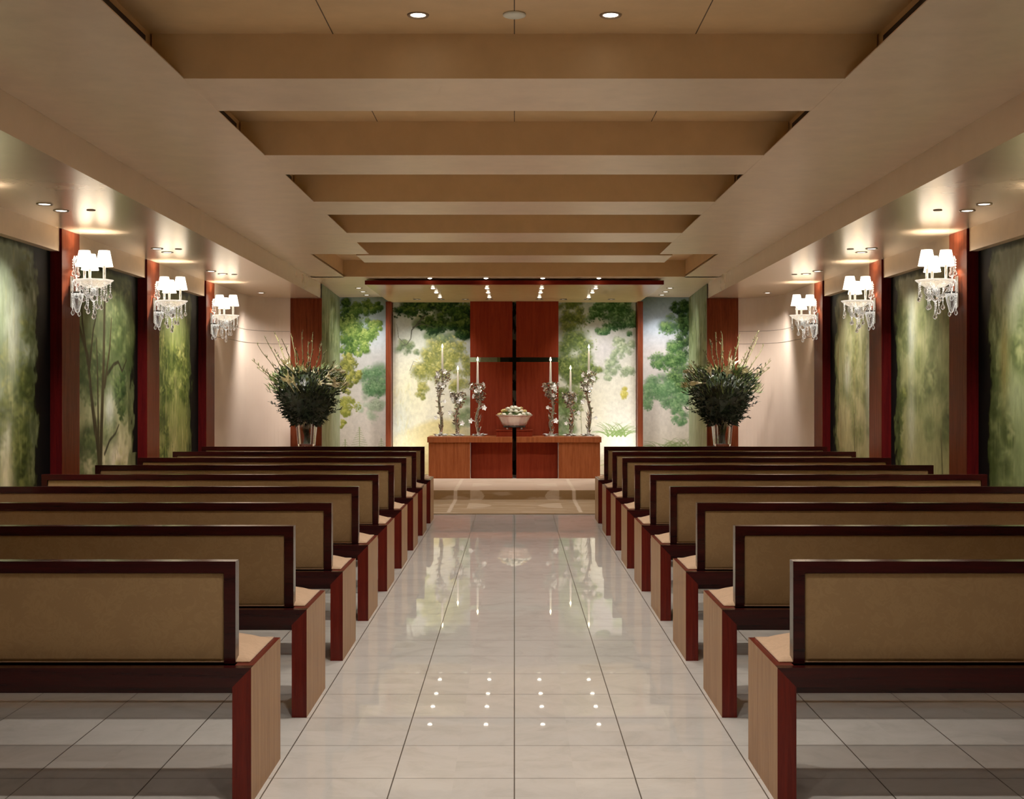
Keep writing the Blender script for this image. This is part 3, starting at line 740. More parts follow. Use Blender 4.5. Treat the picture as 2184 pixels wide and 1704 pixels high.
# ------------------------------------------------------------------ bowl of roses
PX = 13.89 * H / 2780                         # metres per photo pixel at the altar
O = V(0, 13.89, AT + 0.072)
t = thing('footed_bowl', 'flared silver bowl on short dark feet, filled with roses', 'bowl', O)
bm = bmesh.new()
z0 = 8 * PX
prof = [(0.01, z0), (22 * PX, z0), (25 * PX, z0 + 2 * PX), (29 * PX, z0 + 10 * PX), (33 * PX, z0 + 18 * PX), (36.5 * PX, z0 + 22 * PX), (38.5 * PX, z0 + 22.6 * PX), (38.5 * PX, z0 + 23.4 * PX), (35.5 * PX, z0 + 22.8 * PX), (31 * PX, z0 + 17 * PX), (26 * PX, z0 + 8 * PX), (0.01, z0 + 4 * PX)]
lathe(bm, prof, 72, lobe=0.018, nl=16, sy=0.8); mesh_obj('bowl_body', bm, M['bowl'], t, True)
bm = bmesh.new(); lathe(bm, [(0.02, z0 - 4 * PX), (23 * PX, z0 - 4 * PX), (24 * PX, z0 - 2 * PX), (22 * PX, z0 + 0.002), (0.02, z0 + 0.002)], 40, sy=0.8); mesh_obj('base_ring', bm, M['dark_metal'], t, True)
for k in range(4):
    a = PI / 4 + k * PI / 2; x, y = 21 * PX * math.cos(a), 17 * PX * math.sin(a)
    bm = bmesh.new(); lathe(bm, [(0.004, 0), (0.016, 0), (0.018, 0.012), (0.011, 0.028), (0.015, z0 - 3 * PX)], 12, (x, y, 0)); mesh_obj('foot', bm, M['silver'], t, True)
t = thing('rose_arrangement', 'mound of white and pale yellow roses heaped in the silver bowl', 'flowers', (O[0], O[1], O[2] + z0 + 20 * PX))
bm = bmesh.new(); r2 = random.Random(3)
for i in range(170):
    a = r2.uniform(0, 2 * PI); q = math.sqrt(r2.random()) * 33 * PX
    zz = 10 * PX * (1 - (q / (36 * PX)) ** 2)
    leaf(bm, (q * math.cos(a), q * math.sin(a) * 0.8, zz - 0.01), (math.cos(a) * 0.8, math.sin(a) * 0.8, r2.uniform(0.1, 1.0)), r2.uniform(0.03, 0.055), 0.022, r2.uniform(0, 3))
lathe(bm, [(0.01, -0.02), (30 * PX, -0.02), (26 * PX, 5 * PX), (0.01, 8 * PX)], 20, sy=0.8)
mesh_obj('rose_foliage', bm, M['midgreen'], t)
def rose_bm(R, r):
    bm = bmesh.new()
    lathe(bm, [(0.2 * R, -0.5 * R), (0.75 * R, -0.1 * R), (0.8 * R, 0.35 * R), (0.55 * R, 0.7 * R), (0.15 * R, 0.75 * R)], 9)
    for ring, (n, el) in enumerate(((5, 0.25), (5, 0.7))):
        for k in range(n):
            a = 2 * PI * k / n + ring * 0.6 + r.uniform(-0.15, 0.15)
            leaf(bm, (0.3 * R * math.cos(a), 0.3 * R * math.sin(a), -0.3 * R), (math.cos(a), math.sin(a), el + 0.3), 1.15 * R, 0.95 * R, PI / 2 * 0, -0.2)
    return bm
k = 0
for ring, (n, q, zz) in enumerate(((14, 33, 4), (11, 24, 11), (7, 14, 16), (3, 5, 19))):
    for i in range(n):
        a = 2 * PI * (i + 0.5 * ring) / n + r2.uniform(-0.15, 0.15); R = r2.uniform(4.0, 5.2) * PX
        o = mesh_obj('rose', rose_bm(R, r2), M['rose_y'] if r2.random() < 0.3 else M['rose'], t, True)
        o.location = (q * PX * math.cos(a), q * PX * math.sin(a) * 0.8, (zz + r2.uniform(-1, 1.5)) * PX)
        o.rotation_euler = (r2.uniform(-0.4, 0.4), r2.uniform(-0.4, 0.4), r2.uniform(0, 6))

# ------------------------------------------------------------------ candlesticks with candles
def blossom(bm, p, d, R, r):
    d = Vector(d).normalized(); a = d.orthogonal().normalized(); b = d.cross(a)
    for k in range(5):
        t_ = 2 * PI * k / 5; e = (a * math.cos(t_) + b * math.sin(t_)); s_ = d.cross(e)
        v = [Vector(p), Vector(p) + e * R * 0.55 + s_ * R * 0.38 + d * R * 0.25, Vector(p) + e * R + d * R * 0.15, Vector(p) + e * R * 0.55 - s_ * R * 0.38 + d * R * 0.25]
        bm.faces.new([bm.verts.new(x) for x in v])

def candlestick(px_base, px_c, y_flame, y_ctop, y_cbot, y_clus, seed, which):
    Zc = 13.93; P = Zc * H / 2780; r = random.Random(seed)
    base = V(fx(px_base, Zc), Zc, AT); y0 = 836 + 0.4714 * 2780 / Zc
    root = thing('silver_candlestick', 'silver flowering-branch candlestick, ' + which, 'candlestick', base, 0, 'silver candlesticks on the altar')
    hb = (y0 - y_cbot) * P; hc = (y0 - y_clus) * P; dx = (px_c - px_base) * P
    bm = bmesh.new()                                          # leafy foot
    lathe(bm, [(0.005, 0), (0.10, 0), (0.095, 0.008), (0.03, 0.022), (0.012, 0.05)], 20)
    mesh_obj('foot_plate', bm, M['silver'], root, True)
    bm = bmesh.new()
    for i in range(26):
        a = r.uniform(0, 2 * PI); q = r.uniform(0.02, 0.06)
        leaf(bm, (q * math.cos(a), q * math.sin(a), 0.012), (math.cos(a), math.sin(a), r.uniform(0.05, 0.35)), r.uniform(0.05, 0.085), 0.035, r.uniform(-0.6, 0.6))
    mesh_obj('foot_leaves', bm, M['enamel'], root)
    n = 12; pts = []                                          # twisting stem
    for i in range(n + 1):
        q = i / n; w = 0.035 * math.sin(q * PI)
        pts.append(Vector((dx * q + w * math.sin(q * 7 + seed), w * 0.6 * math.cos(q * 9 + seed * 2), 0.01 + (hb - 0.01) * q)))
    bm = bmesh.new(); tube(bm, pts, 0.022, 9, 0.014)
    p2 = [p + Vector((0.016 * math.cos(i * 1.3), 0.016 * math.sin(i * 1.3), 0)) for i, p in enumerate(pts[:9])]
    tube(bm, p2, 0.012, 7, 0.008); mesh_obj('stem', bm, M['silver_leaf'], root, True)
    bm = bmesh.new()                                          # grassy blades round the lower stem and sparse leaves
    for i in range(44):
        q = r.uniform(0.0, 0.32); p = pts[0].lerp(pts[-1], q); a = r.uniform(0, 2 * PI)
        leaf(bm, p, (math.cos(a) * 0.6, math.sin(a) * 0.6, 1.0), r.uniform(0.05, 0.11), 0.016, r.uniform(0, 3), 0.05)
    for i in range(16):
        j = r.uniform(0.3, 0.75) * n; p = pts[int(j)]; a = r.uniform(0, 2 * PI)
        leaf(bm, p, (math.cos(a), math.sin(a), r.uniform(-0.1, 0.8)), r.uniform(0.05, 0.09), 0.03, r.uniform(0, 3))
    mesh_obj('stem_leaves', bm, M['silver_leaf'], root)
    bm = bmesh.new()                                          # crown of leaves, an inverted cone
    for i in range(210):
        q = r.random() ** 0.7; R = 0.028 + 0.078 * q; a = r.uniform(0, 2 * PI); z = hc + (hb - hc) * q
        ax = pts[int((z / hb) * n * 0.999)] if z < hb else pts[-1]
        leaf(bm, (ax.x + R * math.cos(a) * r.uniform(0.2, 1), ax.y + R * math.sin(a) * r.uniform(0.2, 1), z), (math.cos(a), math.sin(a), r.uniform(-0.7, 0.9)), r.uniform(0.03, 0.06), r.uniform(0.018, 0.032), r.uniform(0, 3))
    mesh_obj('crown_leaves', bm, M['silver_leaf'], root)
    nb = 11 if hb > 0.7 else 8
    for i in range(nb):                                       # blossoms
        q = r.uniform(0.25, 0.98) if i > 1 else 0; a = r.uniform(-PI, 0) if i % 3 else r.uniform(0, 2 * PI)
        R = 0.035 + 0.075 * q
        if i > 1: p = Vector((dx + R * math.cos(a), R * math.sin(a), hc + (hb - hc) * q)); d = Vector((math.cos(a), math.sin(a), 0.25))
        else:
            j = (0.3, 0.52)[i]; sg = (1, -1)[(i + seed) % 2]; pb = pts[int(j * n)]; p = pb + Vector((sg * 0.075, -0.03, 0.02)); d = Vector((sg * 0.5, -1, 0.3))
        bm = bmesh.new(); blossom(bm, p, d, r.uniform(0.030, 0.046), r)
        if i <= 1: tube(bm, [pb, pb.lerp(p, 0.6) + Vector((0, 0, 0.012)), p], 0.005, 5)
        mesh_obj('blossom', bm, M['enamel'], root)
    bm = bmesh.new(); lathe(bm, [(0.006, hb - 0.03), (0.024, hb - 0.02), (0.028, hb), (0.012, hb + 0.001)], 14, (dx, 0, 0)); mesh_obj('candle_cup', bm, M['silver'], root, True)
    # the candle stands in the cup
    hcand = (y_cbot - y_ctop) * P
    ct = thing('taper_candle', 'lit ivory taper candle in the candlestick ' + which, 'candle', (base[0] + dx, base[1], base[2] + hb + 0.0012), 0, 'lit taper candles')
    bm = bmesh.new(); lathe(bm, [(0.002, 0), (0.0165, 0), (0.012, hcand * 0.9), (0.009, hcand), (0.001, hcand + 0.003)], 14); mesh_obj('candle_body', bm, M['wax'], ct, True)
    bm = bmesh.new(); tube(bm, [(0, 0, hcand), (0.001, 0, hcand + 0.014)], 0.0015, 5); mesh_obj('wick', bm, M['black'], ct)
    bm = bmesh.new(); lathe(bm, [(0.001, 0), (0.011, 0.012), (0.0135, 0.022), (0.009, 0.038), (0.001, 0.062)], 12, (0, 0, hcand + 0.008)); mesh_obj('flame', bm, M['flame'], ct, True)
candlestick(939.5, 943.5, 735, 744, 790, 846, 1, 'tallest of the left three, at the outer end')
candlestick(975.5, 976.5, 782, 791, 838, 868, 2, 'shortest of the left three, in their middle')
candlestick(1020.5, 1018.7, 762, 772, 817, 860, 3, 'nearest the bowl on the left')
candlestick(1175.5, 1174.2, 762, 772, 816, 858, 4, 'nearest the bowl on the right')
candlestick(1218, 1216.8, 781, 790, 838, 866, 5, 'shortest of the right three, in their middle')
candlestick(1255, 1256, 736, 745, 791, 846, 6, 'tallest of the right three, at the outer end')

# ------------------------------------------------------------------ carpet over the step
S0, S1, S2 = 12.03 - 10.65, -PLAT * -1 + 1 - 0, 0
rise = 1 + PLAT; depth2 = 13.66 - 12.03
tot = S0 + rise + depth2
cv = Canvas(-85, 85, 0, tot * 100, 1.6, 61)
cv.grad([(0, (172, 146, 116)), (S0 * 100 - 2, (172, 146, 116)), (S0 * 100, (150, 118, 80)), ((S0 + rise) * 100, (156, 126, 90)), ((S0 + rise) * 100 + 4, (206, 178, 158)), (tot * 100, (214, 190, 172))])  # shaded riser and brighter platform top put into the carpet colour
cv.blend((cv.fbm(30, 30) - 0.5) * 0.8, (150, 118, 84))
pale = (224, 206, 186)
wob = 1.2 * (cv.fbm(8, 20) - 0.5)
cv.blend(np.clip((2.0 - abs(abs(cv.X) - 54.5 + wob)) / 0.8, 0, 1) * (cv.Y > 12) * 0.85, pale)
for sg in (-1, 1):                                           # woven fan motifs across the riser
    xx = cv.X * sg
    for cy_, R in ((S0 * 100 + 3, 1.0), (S0 * 55, 1.6), (S0 * 100 + 80, 1.5)):
        dx_ = (41 - xx) / (13 * R); dy_ = (cy_ - cv.Y) / (8 * R) if R < 1.2 else (cy_ - cv.Y) / (16 * R)
        fan = (dx_ > 0) * (dx_ * dx_ + np.abs(dy_) ** 1.5 < 1) * (cv.fbm(5, 4) * 0.4 + 0.65)
        cv.blend(fan * 0.6, pale)
cv.blend(np.clip((cv.fbm(26, 4) - 0.56) * 5, 0, 0.45), (208, 188, 168))
RUG_T = 0.006
def pos(u, v):
    sdist = v * tot
    Z = np.where(sdist < S0, 10.65 + sdist, np.where(sdist < S0 + rise, 12.03, 12.03 + sdist - S0 - rise))
    h = np.where(sdist < S0, -1 + RUG_T, np.where(sdist < S0 + rise, -1 + RUG_T + (sdist - S0), PLAT + RUG_T))
    return np.stack([(-0.85 + 1.7 * u) * H, Z * H, (1 + h) * H], -1)
t = thing('altar_carpet', 'beige carpet with a pale border running up the altar step', 'carpet', V(0, 10.65, -1))
o = painted('carpet_pile', cv, lambda u, v: pos(u, v) - np.array(V(0, 10.65, -1)), M['carpet'], t)
bm = bmesh.new(); lbox(bm, V(0, 10.65, -1), -0.853, 0.853, 10.643, 10.652, -1.0, -1 + RUG_T + 0.001, 0.001); mesh_obj('front_binding', bm, mat_simple('carpet_binding', rgb(150, 122, 92), 0.8), t)

# ------------------------------------------------------------------ pews
PD = 0.395; XI, XO = 0.638, 0.684; XE = 2.44; SH = -0.669
def pbx(bm, X0, X1, Z0, Z1, h0, h1, bev=0.0, mi=0):          # pew-local box: x from aisle outwards, y from rear edge, z from floor
    return box(bm, X0 * H, X1 * H, Z0 * H, Z1 * H, (1 + h0) * H, (1 + h1) * H, bev, mi)
def make_pew(s, label, loc):
    g = 'pews of the left bank' if s < 0 else 'pews of the right bank'
    root = thing('pew', label, 'pew', loc, 0, g)
    RT = 0.047
    def P2(x, h): return (s * x * H, (1 + h) * H)
    for a, b in ((XI, XO), (XE - 0.046, XE)):                # end panels with the mitred rear edge
        outer, inner = (XI, XO) if a < 1 else (XE, XE - 0.046)
        bm = bmesh.new()
        prism(bm, [P2(inner, -1), P2(outer, -1), P2(outer, SH), P2(inner, SH - RT)], 'y', 0, 0.03 * H, 0)
        pbx(bm, s * a, s * b, 0.03, PD, -1.0, SH, 0, 0)
        o = mesh_obj('end_panel', bm, [M['pew_wood_v'], M['veneer']], root)
        for p in o.data.polygons:
            if abs(p.normal.x) > 0.9 and (p.normal.x * s < 0) == (a < 1): p.material_index = 1
    # rails
    bm = bmesh.new(); prism(bm, [P2(XI, SH), P2(XE, SH), P2(XE - 0.046, SH - RT), P2(XO, SH - RT)], 'y', 0.0, 0.029 * H); mesh_obj('rear_rail', bm, M['pew_wood'], root)
    bm = bmesh.new(); pbx(bm, s * XO, s * (XE - 0.046), PD - 0.03, PD - 0.002, SH - RT, SH - 0.002); mesh_obj('front_rail', bm, M['pew_wood'], root)
    bm = bmesh.new(); pbx(bm, s * XO, s * (XE - 0.046), 0.030, PD - 0.03, SH - 0.068, SH - 0.022); mesh_obj('seat_deck', bm, M['pew_wood'], root)
    # back rest: mitred frame with upholstery
    x0, x1, z0, z1, hb, ht, fw = 0.688, 2.392, 0.056, 0.096, SH - 0.001, -0.418, 0.0285
    bm = bmesh.new()
    for poly in ([(x0, hb), (x0 + fw, hb), (x0 + fw, ht - fw), (x0, ht)], [(x1 - fw, hb), (x1, hb), (x1, ht), (x1 - fw, ht - fw)], [(x0, ht), (x0 + fw, ht - fw), (x1 - fw, ht - fw), (x1, ht)]):
        prism(bm, [P2(*p) for p in poly], 'y', z0 * H, z1 * H)
    mesh_obj('back_frame', bm, M['pew_wood'], root)
    bm = bmesh.new(); pbx(bm, s * (x0 + fw), s * (x1 - fw), z0 + 0.004, z1 - 0.003, hb + 0.002, ht - fw, 0.012); mesh_obj('back_upholstery', bm, M['fabric'], root, False)
    # crowned seat cushion
    bm = bmesh.new(); nx, ny = 30, 8; cx0, cx1, cy0, cy1 = XI + 0.016, XE - 0.018, 0.062, PD - 0.012
    grid = []
    for j in range(ny + 1):
        row = []
        for i in range(nx + 1):
            u = i / nx; v = j / ny; uu = 0.5 - 0.5 * math.cos(PI * u); uu = u * u * (3 - 2 * u) if i not in (0, nx) else u
            ed = min(1, min(uu, 1 - uu) * 16); ev = min(1, min(v, 1 - v) * 3.2)
            z = SH + 0.004 + 0.028 * math.sin(ed * PI / 2) * math.sin(ev * PI / 2) ** 0.7
            row.append(bm.verts.new((s * (cx0 + (cx1 - cx0) * uu) * H, (cy0 + (cy1 - cy0) * v) * H, (1 + z) * H)))
        grid.append(row)
    low = [[bm.verts.new((p.co.x, p.co.y, (1 + SH + 0.0003) * H)) for p in row] for row in grid]
    for j in range(ny):
        for i in range(nx):
            bm.faces.new((grid[j][i], grid[j][i + 1], grid[j + 1][i + 1], grid[j + 1][i])); bm.faces.new((low[j][i], low[j + 1][i], low[j + 1][i + 1], low[j][i + 1]))
    for i in range(nx):
        bm.faces.new((grid[0][i], low[0][i], low[0][i + 1], grid[0][i + 1])); bm.faces.new((grid[ny][i], grid[ny][i + 1], low[ny][i + 1], low[ny][i]))
    for j in range(ny):
        bm.faces.new((grid[j][0], grid[j + 1][0], low[j + 1][0], low[j][0])); bm.faces.new((grid[j][nx], low[j][nx], low[j + 1][nx], grid[j + 1][nx]))
    mesh_obj('seat_cushion', bm, M['cushion'], root, True)
    return root
ordn = ['rearmost, closest to the camera', 'second from the rear', 'third from the rear', 'fourth from the rear', 'fifth, midway along the bank', 'fourth from the altar', 'third from the altar', 'second from the altar', 'first before the altar']
for s in (-1, 1):
    first = None
    for n in range(9):
        loc = (0, (3.16 + 0.844 * n) * H, 0)
        lab = 'wood framed pew with tan damask back in the %s bank, %s' % (LR[s], ordn[n])
        if first is None: first = make_pew(s, lab, loc)
        else: dup(first, loc, 0, lab)

# ------------------------------------------------------------------ crystal sconces
def make_sconce(label, loc, rotz):
    root = thing('crystal_sconce', label, 'sconce', loc, rotz, 'crystal wall sconces'); r = random.Random(5)
    cx = 0.165
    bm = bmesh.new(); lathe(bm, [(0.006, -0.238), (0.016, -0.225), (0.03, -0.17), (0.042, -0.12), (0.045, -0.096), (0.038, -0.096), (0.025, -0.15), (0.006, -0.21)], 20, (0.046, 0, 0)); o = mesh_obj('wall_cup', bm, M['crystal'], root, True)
    bm = bmesh.new(); lathe(bm, [(0.005, -0.096), (0.046, -0.096), (0.048, -0.088), (0.02, -0.080), (0.005, -0.080)], 20, (0.048, 0, 0)); mesh_obj('cup_lid', bm, M['dark_metal'], o, True)
    bm = bmesh.new(); box(bm, 0.0, 0.012, -0.035, 0.035, -0.20, 0.03, 0.004); mesh_obj('wall_plate', bm, M['silver'], root)
    # sweeping arm and the dish
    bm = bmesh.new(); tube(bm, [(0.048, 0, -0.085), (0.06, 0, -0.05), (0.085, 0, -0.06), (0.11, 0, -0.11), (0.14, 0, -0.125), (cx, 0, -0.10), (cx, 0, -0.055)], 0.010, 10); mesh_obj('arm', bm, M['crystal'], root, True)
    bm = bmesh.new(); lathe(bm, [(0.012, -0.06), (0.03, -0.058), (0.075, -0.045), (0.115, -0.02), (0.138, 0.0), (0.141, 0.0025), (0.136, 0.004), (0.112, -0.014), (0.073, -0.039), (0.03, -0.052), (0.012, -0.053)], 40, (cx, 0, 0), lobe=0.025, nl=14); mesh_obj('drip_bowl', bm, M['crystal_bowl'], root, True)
    bm = bmesh.new(); lathe(bm, [(0.004, -0.16), (0.02, -0.145), (0.03, -0.12), (0.022, -0.10), (0.012, -0.085), (0.026, -0.07), (0.012, -0.053)], 16, (cx, 0, 0)); mesh_obj('bowl_knop', bm, M['crystal'], root, True)
    for k in range(5):                                     # curled glass scrolls under the dish
        a = 2 * PI * k / 5 + 0.3; ca, sa = math.cos(a), math.sin(a); bm = bmesh.new()
        tube(bm, [(cx + q * ca, q * sa, z) for q, z in ((0.012, -0.07), (0.03, -0.105), (0.06, -0.115), (0.088, -0.09), (0.09, -0.06), (0.07, -0.052), (0.06, -0.07))], 0.0075, 8, 0.004)
        mesh_obj('glass_scroll', bm, M['crystal_bowl'], root, True)
    for k in range(3):
        a = math.radians((165, 22, -92)[k]); dz = (0, 0.0, -0.036)[k]; R = 0.075
        x, y = cx + R * math.cos(a), R * math.sin(a)
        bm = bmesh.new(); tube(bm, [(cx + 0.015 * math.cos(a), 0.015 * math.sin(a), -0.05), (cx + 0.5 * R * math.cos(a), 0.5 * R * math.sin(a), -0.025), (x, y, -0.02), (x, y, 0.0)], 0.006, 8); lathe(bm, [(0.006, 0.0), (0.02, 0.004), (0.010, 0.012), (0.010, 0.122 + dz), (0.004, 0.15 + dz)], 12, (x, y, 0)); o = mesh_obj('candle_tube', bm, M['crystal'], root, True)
        bm = bmesh.new()                                   # pleated paper shade, open top and bottom
        n = 30; rings = []
        for rr, z in ((0.062, 0.105), (0.060, 0.112), (0.0405, 0.215), (0.0395, 0.22)):
            rings.append([bm.verts.new((x + rr * (1 + 0.012 * (i % 2)) * math.cos(2 * PI * i / n), y + rr * (1 + 0.012 * (i % 2)) * math.sin(2 * PI * i / n), z + dz)) for i in range(n)])
        for A, B in zip(rings, rings[1:]):
            for i in range(n): bm.faces.new((A[i], A[(i + 1) % n], B[(i + 1) % n], B[i]))
        mesh_obj('lamp_shade', bm, M['shade'], o, True)
    # crystal finial standing by the wall
    bm = bmesh.new(); tube(bm, [(0.04, 0, -0.08), (0.04, 0, 0.04)], 0.005, 8)
    lathe(bm, [(0.003, 0.02), (0.018, 0.04), (0.008, 0.06), (0.015, 0.08), (0.007, 0.10), (0.013, 0.115), (0.016, 0.14), (0.010, 0.165), (0.002, 0.18)], 12, (0.04, 0, 0)); mesh_obj('finial', bm, M['crystal'], root, True)
    def drop(x, y, ztop, zbot, R=0.0155, Ld=0.048):
        bm = bmesh.new()
        z = ztop
        tube(bm, [(x, y, ztop), (x, y, zbot + Ld)], 0.0016, 6)
        while z > zbot + Ld + 0.012:
            lathe(bm, [(0.001, -0.007), (0.0075, -0.0015), (0.0075, 0.0015), (0.001, 0.007)], 8, (x, y, z - 0.006)); z -= 0.018
        lathe(bm, [(0.001, 0), (R * 0.6, 0.005), (R, 0.016), (R * 0.8, 0.026), (R * 0.3, 0.040), (0.001, Ld)], 12, (x, y, zbot))
        mesh_obj('crystal_drop', bm, M['crystal'], root, True)
    for k in range(8):
        a = 2 * PI * k / 8 + 0.2
        drop(cx + 0.118 * math.cos(a), 0.118 * math.sin(a), -0.018, -0.135 - 0.02 * (k % 2))
    for k in range(5):
        a = 2 * PI * k / 5 + 0.5
        drop(cx + 0.055 * math.cos(a), 0.055 * math.sin(a), -0.05, -0.215 - 0.035 * (k % 2))
    drop(cx, 0, -0.16, -0.285)
    for y, zt, zb in ((-0.07, -0.02, -0.26), (0.07, -0.02, -0.26), (-0.055, 0.15, 0.03), (0.055, 0.15, 0.03)):
        bm = bmesh.new(); tube(bm, [(0.03, 0, zt - 0.02), (0.034, y * 0.5, zt + 0.025), (0.036, y, zt)], 0.003, 6); mesh_obj('drop_hook', bm, M['crystal'], root, True)
        drop(0.036, y, zt, zb, 0.013, 0.042)
    return root
SC_H = 0.628
sc_first = None
spos = ['on the pilaster by the entrance end', 'on the nearest pilaster', 'on the middle pilaster', 'on the farthest pilaster']
sconce_pts = []
for s in (-1, 1):
    for i, (z0, z1) in enumerate(PIL):
        loc = V(s * INX, (z0 + z1) / 2, SC_H); rz = 0 if s < 0 else PI
        lab = 'crystal sconce with lit shades %s of the %s wall' % (spos[i], LR[s])
        if sc_first is None: sc_first = make_sconce(lab, loc, rz)
        else: dup(sc_first, loc, rz, lab)
        for k in range(3):
            a = math.radians((165, 22, -92)[k]); x, y = 0.165 + 0.075 * math.cos(a), 0.075 * math.sin(a)
            sg = 1 if s < 0 else -1
            sconce_pts.append((loc[0] + sg * x, loc[1] + sg * y, loc[2] + 0.165 + (0, 0, -0.036)[k]))

# ------------------------------------------------------------------ vases and tall arrangements
ZV = 12.02; XV = 443 * ZV / 2780; PV = ZV * H / 2780; HV = -(952 - 836) * ZV / 2780
def make_flowers(s):
    O = V(s * XV, ZV, HV)
    # plinth (only its top edge clears the pews)
    tp = thing('vase_plinth', 'square wood plinth under the %s glass vase, behind the pews' % LR[s], 'plinth', V(s * XV, ZV, -1), 0, 'vase plinths')
    hp = (1 + HV) * H
    bm = bmesh.new(); box(bm, -0.14, 0.14, -0.14, 0.14, 0.03, hp - 0.025, 0.003); mesh_obj('plinth_body', bm, M['wood'], tp)
    bm = bmesh.new(); box(bm, -0.155, 0.155, -0.155, 0.155, hp - 0.025, hp, 0.003); mesh_obj('plinth_top', bm, M['wood_x'], tp)
    bm = bmesh.new(); box(bm, -0.15, 0.15, -0.15, 0.15, 0, 0.03, 0.002); mesh_obj('plinth_base', bm, M['wood_x'], tp)
    hv = 56 * PV
    bm = bmesh.new(); w0, w1 = 17.5 * PV, 22 * PV
    lathe(bm, [(0.01, 0.0005), (w0 * 0.95, 0.0005), (w0, 0.012), (w1, hv - 0.004), (w1 - 0.003, hv), (w1 - 0.008, hv - 0.004), (w0 - 0.008, 0.03), (0.01, 0.028)], 32, sq=5.0)
    tag(mesh_obj('glass_vase', bm, M['vase_glass'], None, False), 'clear square flared glass vase on the %s plinth' % LR[s], 'vase', 'tall glass vases').location = O
    return O, hv
def make_bouquet(O, hv, label):
    r = random.Random(21)
    root = thing('tall_bouquet', label, 'bouquet', (O[0], O[1], O[2] + hv), 0, 'tall altar bouquets')
    bm = bmesh.new()                                         # stems inside the vase
    for i in range(20):
        a = r.uniform(0, 2 * PI); q0 = r.uniform(0.005, 0.07); q1 = r.uniform(0.02, 0.09); a1 = a + r.uniform(1.5, 3.5)
        tube(bm, [(q0 * math.cos(a), q0 * math.sin(a), -hv + 0.035), (0.5 * (q0 * math.cos(a) + q1 * math.cos(a1)), 0.5 * (q0 * math.sin(a) + q1 * math.sin(a1)), -hv * 0.45), (q1 * math.cos(a1), q1 * math.sin(a1), 0.03)], 0.0045, 6)
    mesh_obj('stems', bm, M['midgreen'], root)
    def prof(q):                                             # radius of the dark leaf mass by height 0..1
        return np.interp(q, [0, 0.12, 0.35, 0.6, 0.85, 1.0], [28, 40, 56, 71, 72, 50]) * PV
    Hm = 112 * PV
    bm = bmesh.new()
    lathe(bm, [(0.03, -6 * PV), (22 * PV, -2 * PV), (36 * PV, 12 * PV), (52 * PV, 45 * PV), (54 * PV, 70 * PV), (34 * PV, 92 * PV), (0.02, 100 * PV)], 18)
    for v in bm.verts: v.co += rvec(r) * 0.03
    for i in range(1900):
        q = r.random(); a = r.uniform(0, 2 * PI); R = prof(q) * r.uniform(0.72, 1.02); z = -8 * PV + Hm * q
        out = Vector((math.cos(a), math.sin(a), (q - 0.35) * 1.6 + r.uniform(-0.5, 0.7)))
        leaf(bm, (R * math.cos(a) * 0.9, R * math.sin(a) * 0.9, z), out + rvec(r) * 0.4, r.uniform(0.045, 0.10), r.uniform(0.014, 0.026), r.uniform(0, 3))
    for i in range(26):                                      # leafy sprays that break the outline
        q = r.uniform(0.05, 0.95); a = r.uniform(0, 2 * PI); R = prof(q) * 0.9
        p = Vector((R * math.cos(a), R * math.sin(a), -8 * PV + Hm * q)); d = Vector((math.cos(a), math.sin(a), 0.2 + q * 0.9)).normalized(); Ls = r.uniform(0.10, 0.22)
        tube(bm, [p, p + d * Ls * 0.5 + Vector((0, 0, 0.01)), p + d * Ls], 0.003, 5)
        for j in range(14):
            w = j / 14; leaf(bm, p + d * Ls * w, d + rvec(r) * 0.8, r.uniform(0.035, 0.06), 0.014, r.uniform(0, 3))
    mesh_obj('dark_foliage', bm, M['leafgreen'], root)
    bm = bmesh.new()
    for i in range(620):
        q = r.uniform(0.55, 1.05); a = r.uniform(0, 2 * PI); R = prof(min(q, 1)) * r.uniform(0.6, 1.15); z = -8 * PV + Hm * q
        leaf(bm, (R * math.cos(a), R * math.sin(a), z), (math.cos(a) * 0.7, math.sin(a) * 0.7, r.uniform(0.3, 1.3)), r.uniform(0.06, 0.13), r.uniform(0.010, 0.018), r.uniform(0, 3))
    mesh_obj('green_blades', bm, M['midgreen'], root)
    for i in range(15):                                      # lily buds and trumpets
        a = (-PI * (i + 0.5) / 15 + r.uniform(-0.2, 0.2)) if i < 11 else r.uniform(0, PI); q = r.uniform(0.62, 1.0); R = prof(min(q, 1)) * r.uniform(0.85, 1.1); z = -8 * PV + Hm * q
        p = Vector((R * math.cos(a), R * math.sin(a), z)); d = (Vector((math.cos(a), math.sin(a) * 0.6, r.uniform(0.0, 0.8))) + rvec(r) * 0.35).normalized(); Ll = r.uniform(0.15, 0.22)
        bm = bmesh.new(); pts = [p + d * Ll * k / 5 for k in range(6)]
        for k in range(5): pass
        tube(bm, [pts[0] - d * 0.08, pts[0]], 0.004, 6); tube(bm, pts[:4], 0.006, 8, 0.019)
        e1 = d.orthogonal().normalized(); e2 = d.cross(e1)
        for k in range(6):
            t_ = 2 * PI * k / 6; e = e1 * math.cos(t_) + e2 * math.sin(t_)
            leaf(bm, p + d * Ll * 0.45, d + e * (0.55 if i % 3 else 0.15), Ll * 0.65, 0.028, t_ * 0.5)
        mesh_obj('lily', bm, M['lily'], root)
    tips = [(-98, 160), (-84, 178), (-72, 186), (-60, 150), (-44, 172), (-36, 184), (-20, 150), (-6, 186), (4, 168), (14, 188), (30, 172), (40, 148), (62, 128), (74, 110), (-110, 128), (-104, 112)]
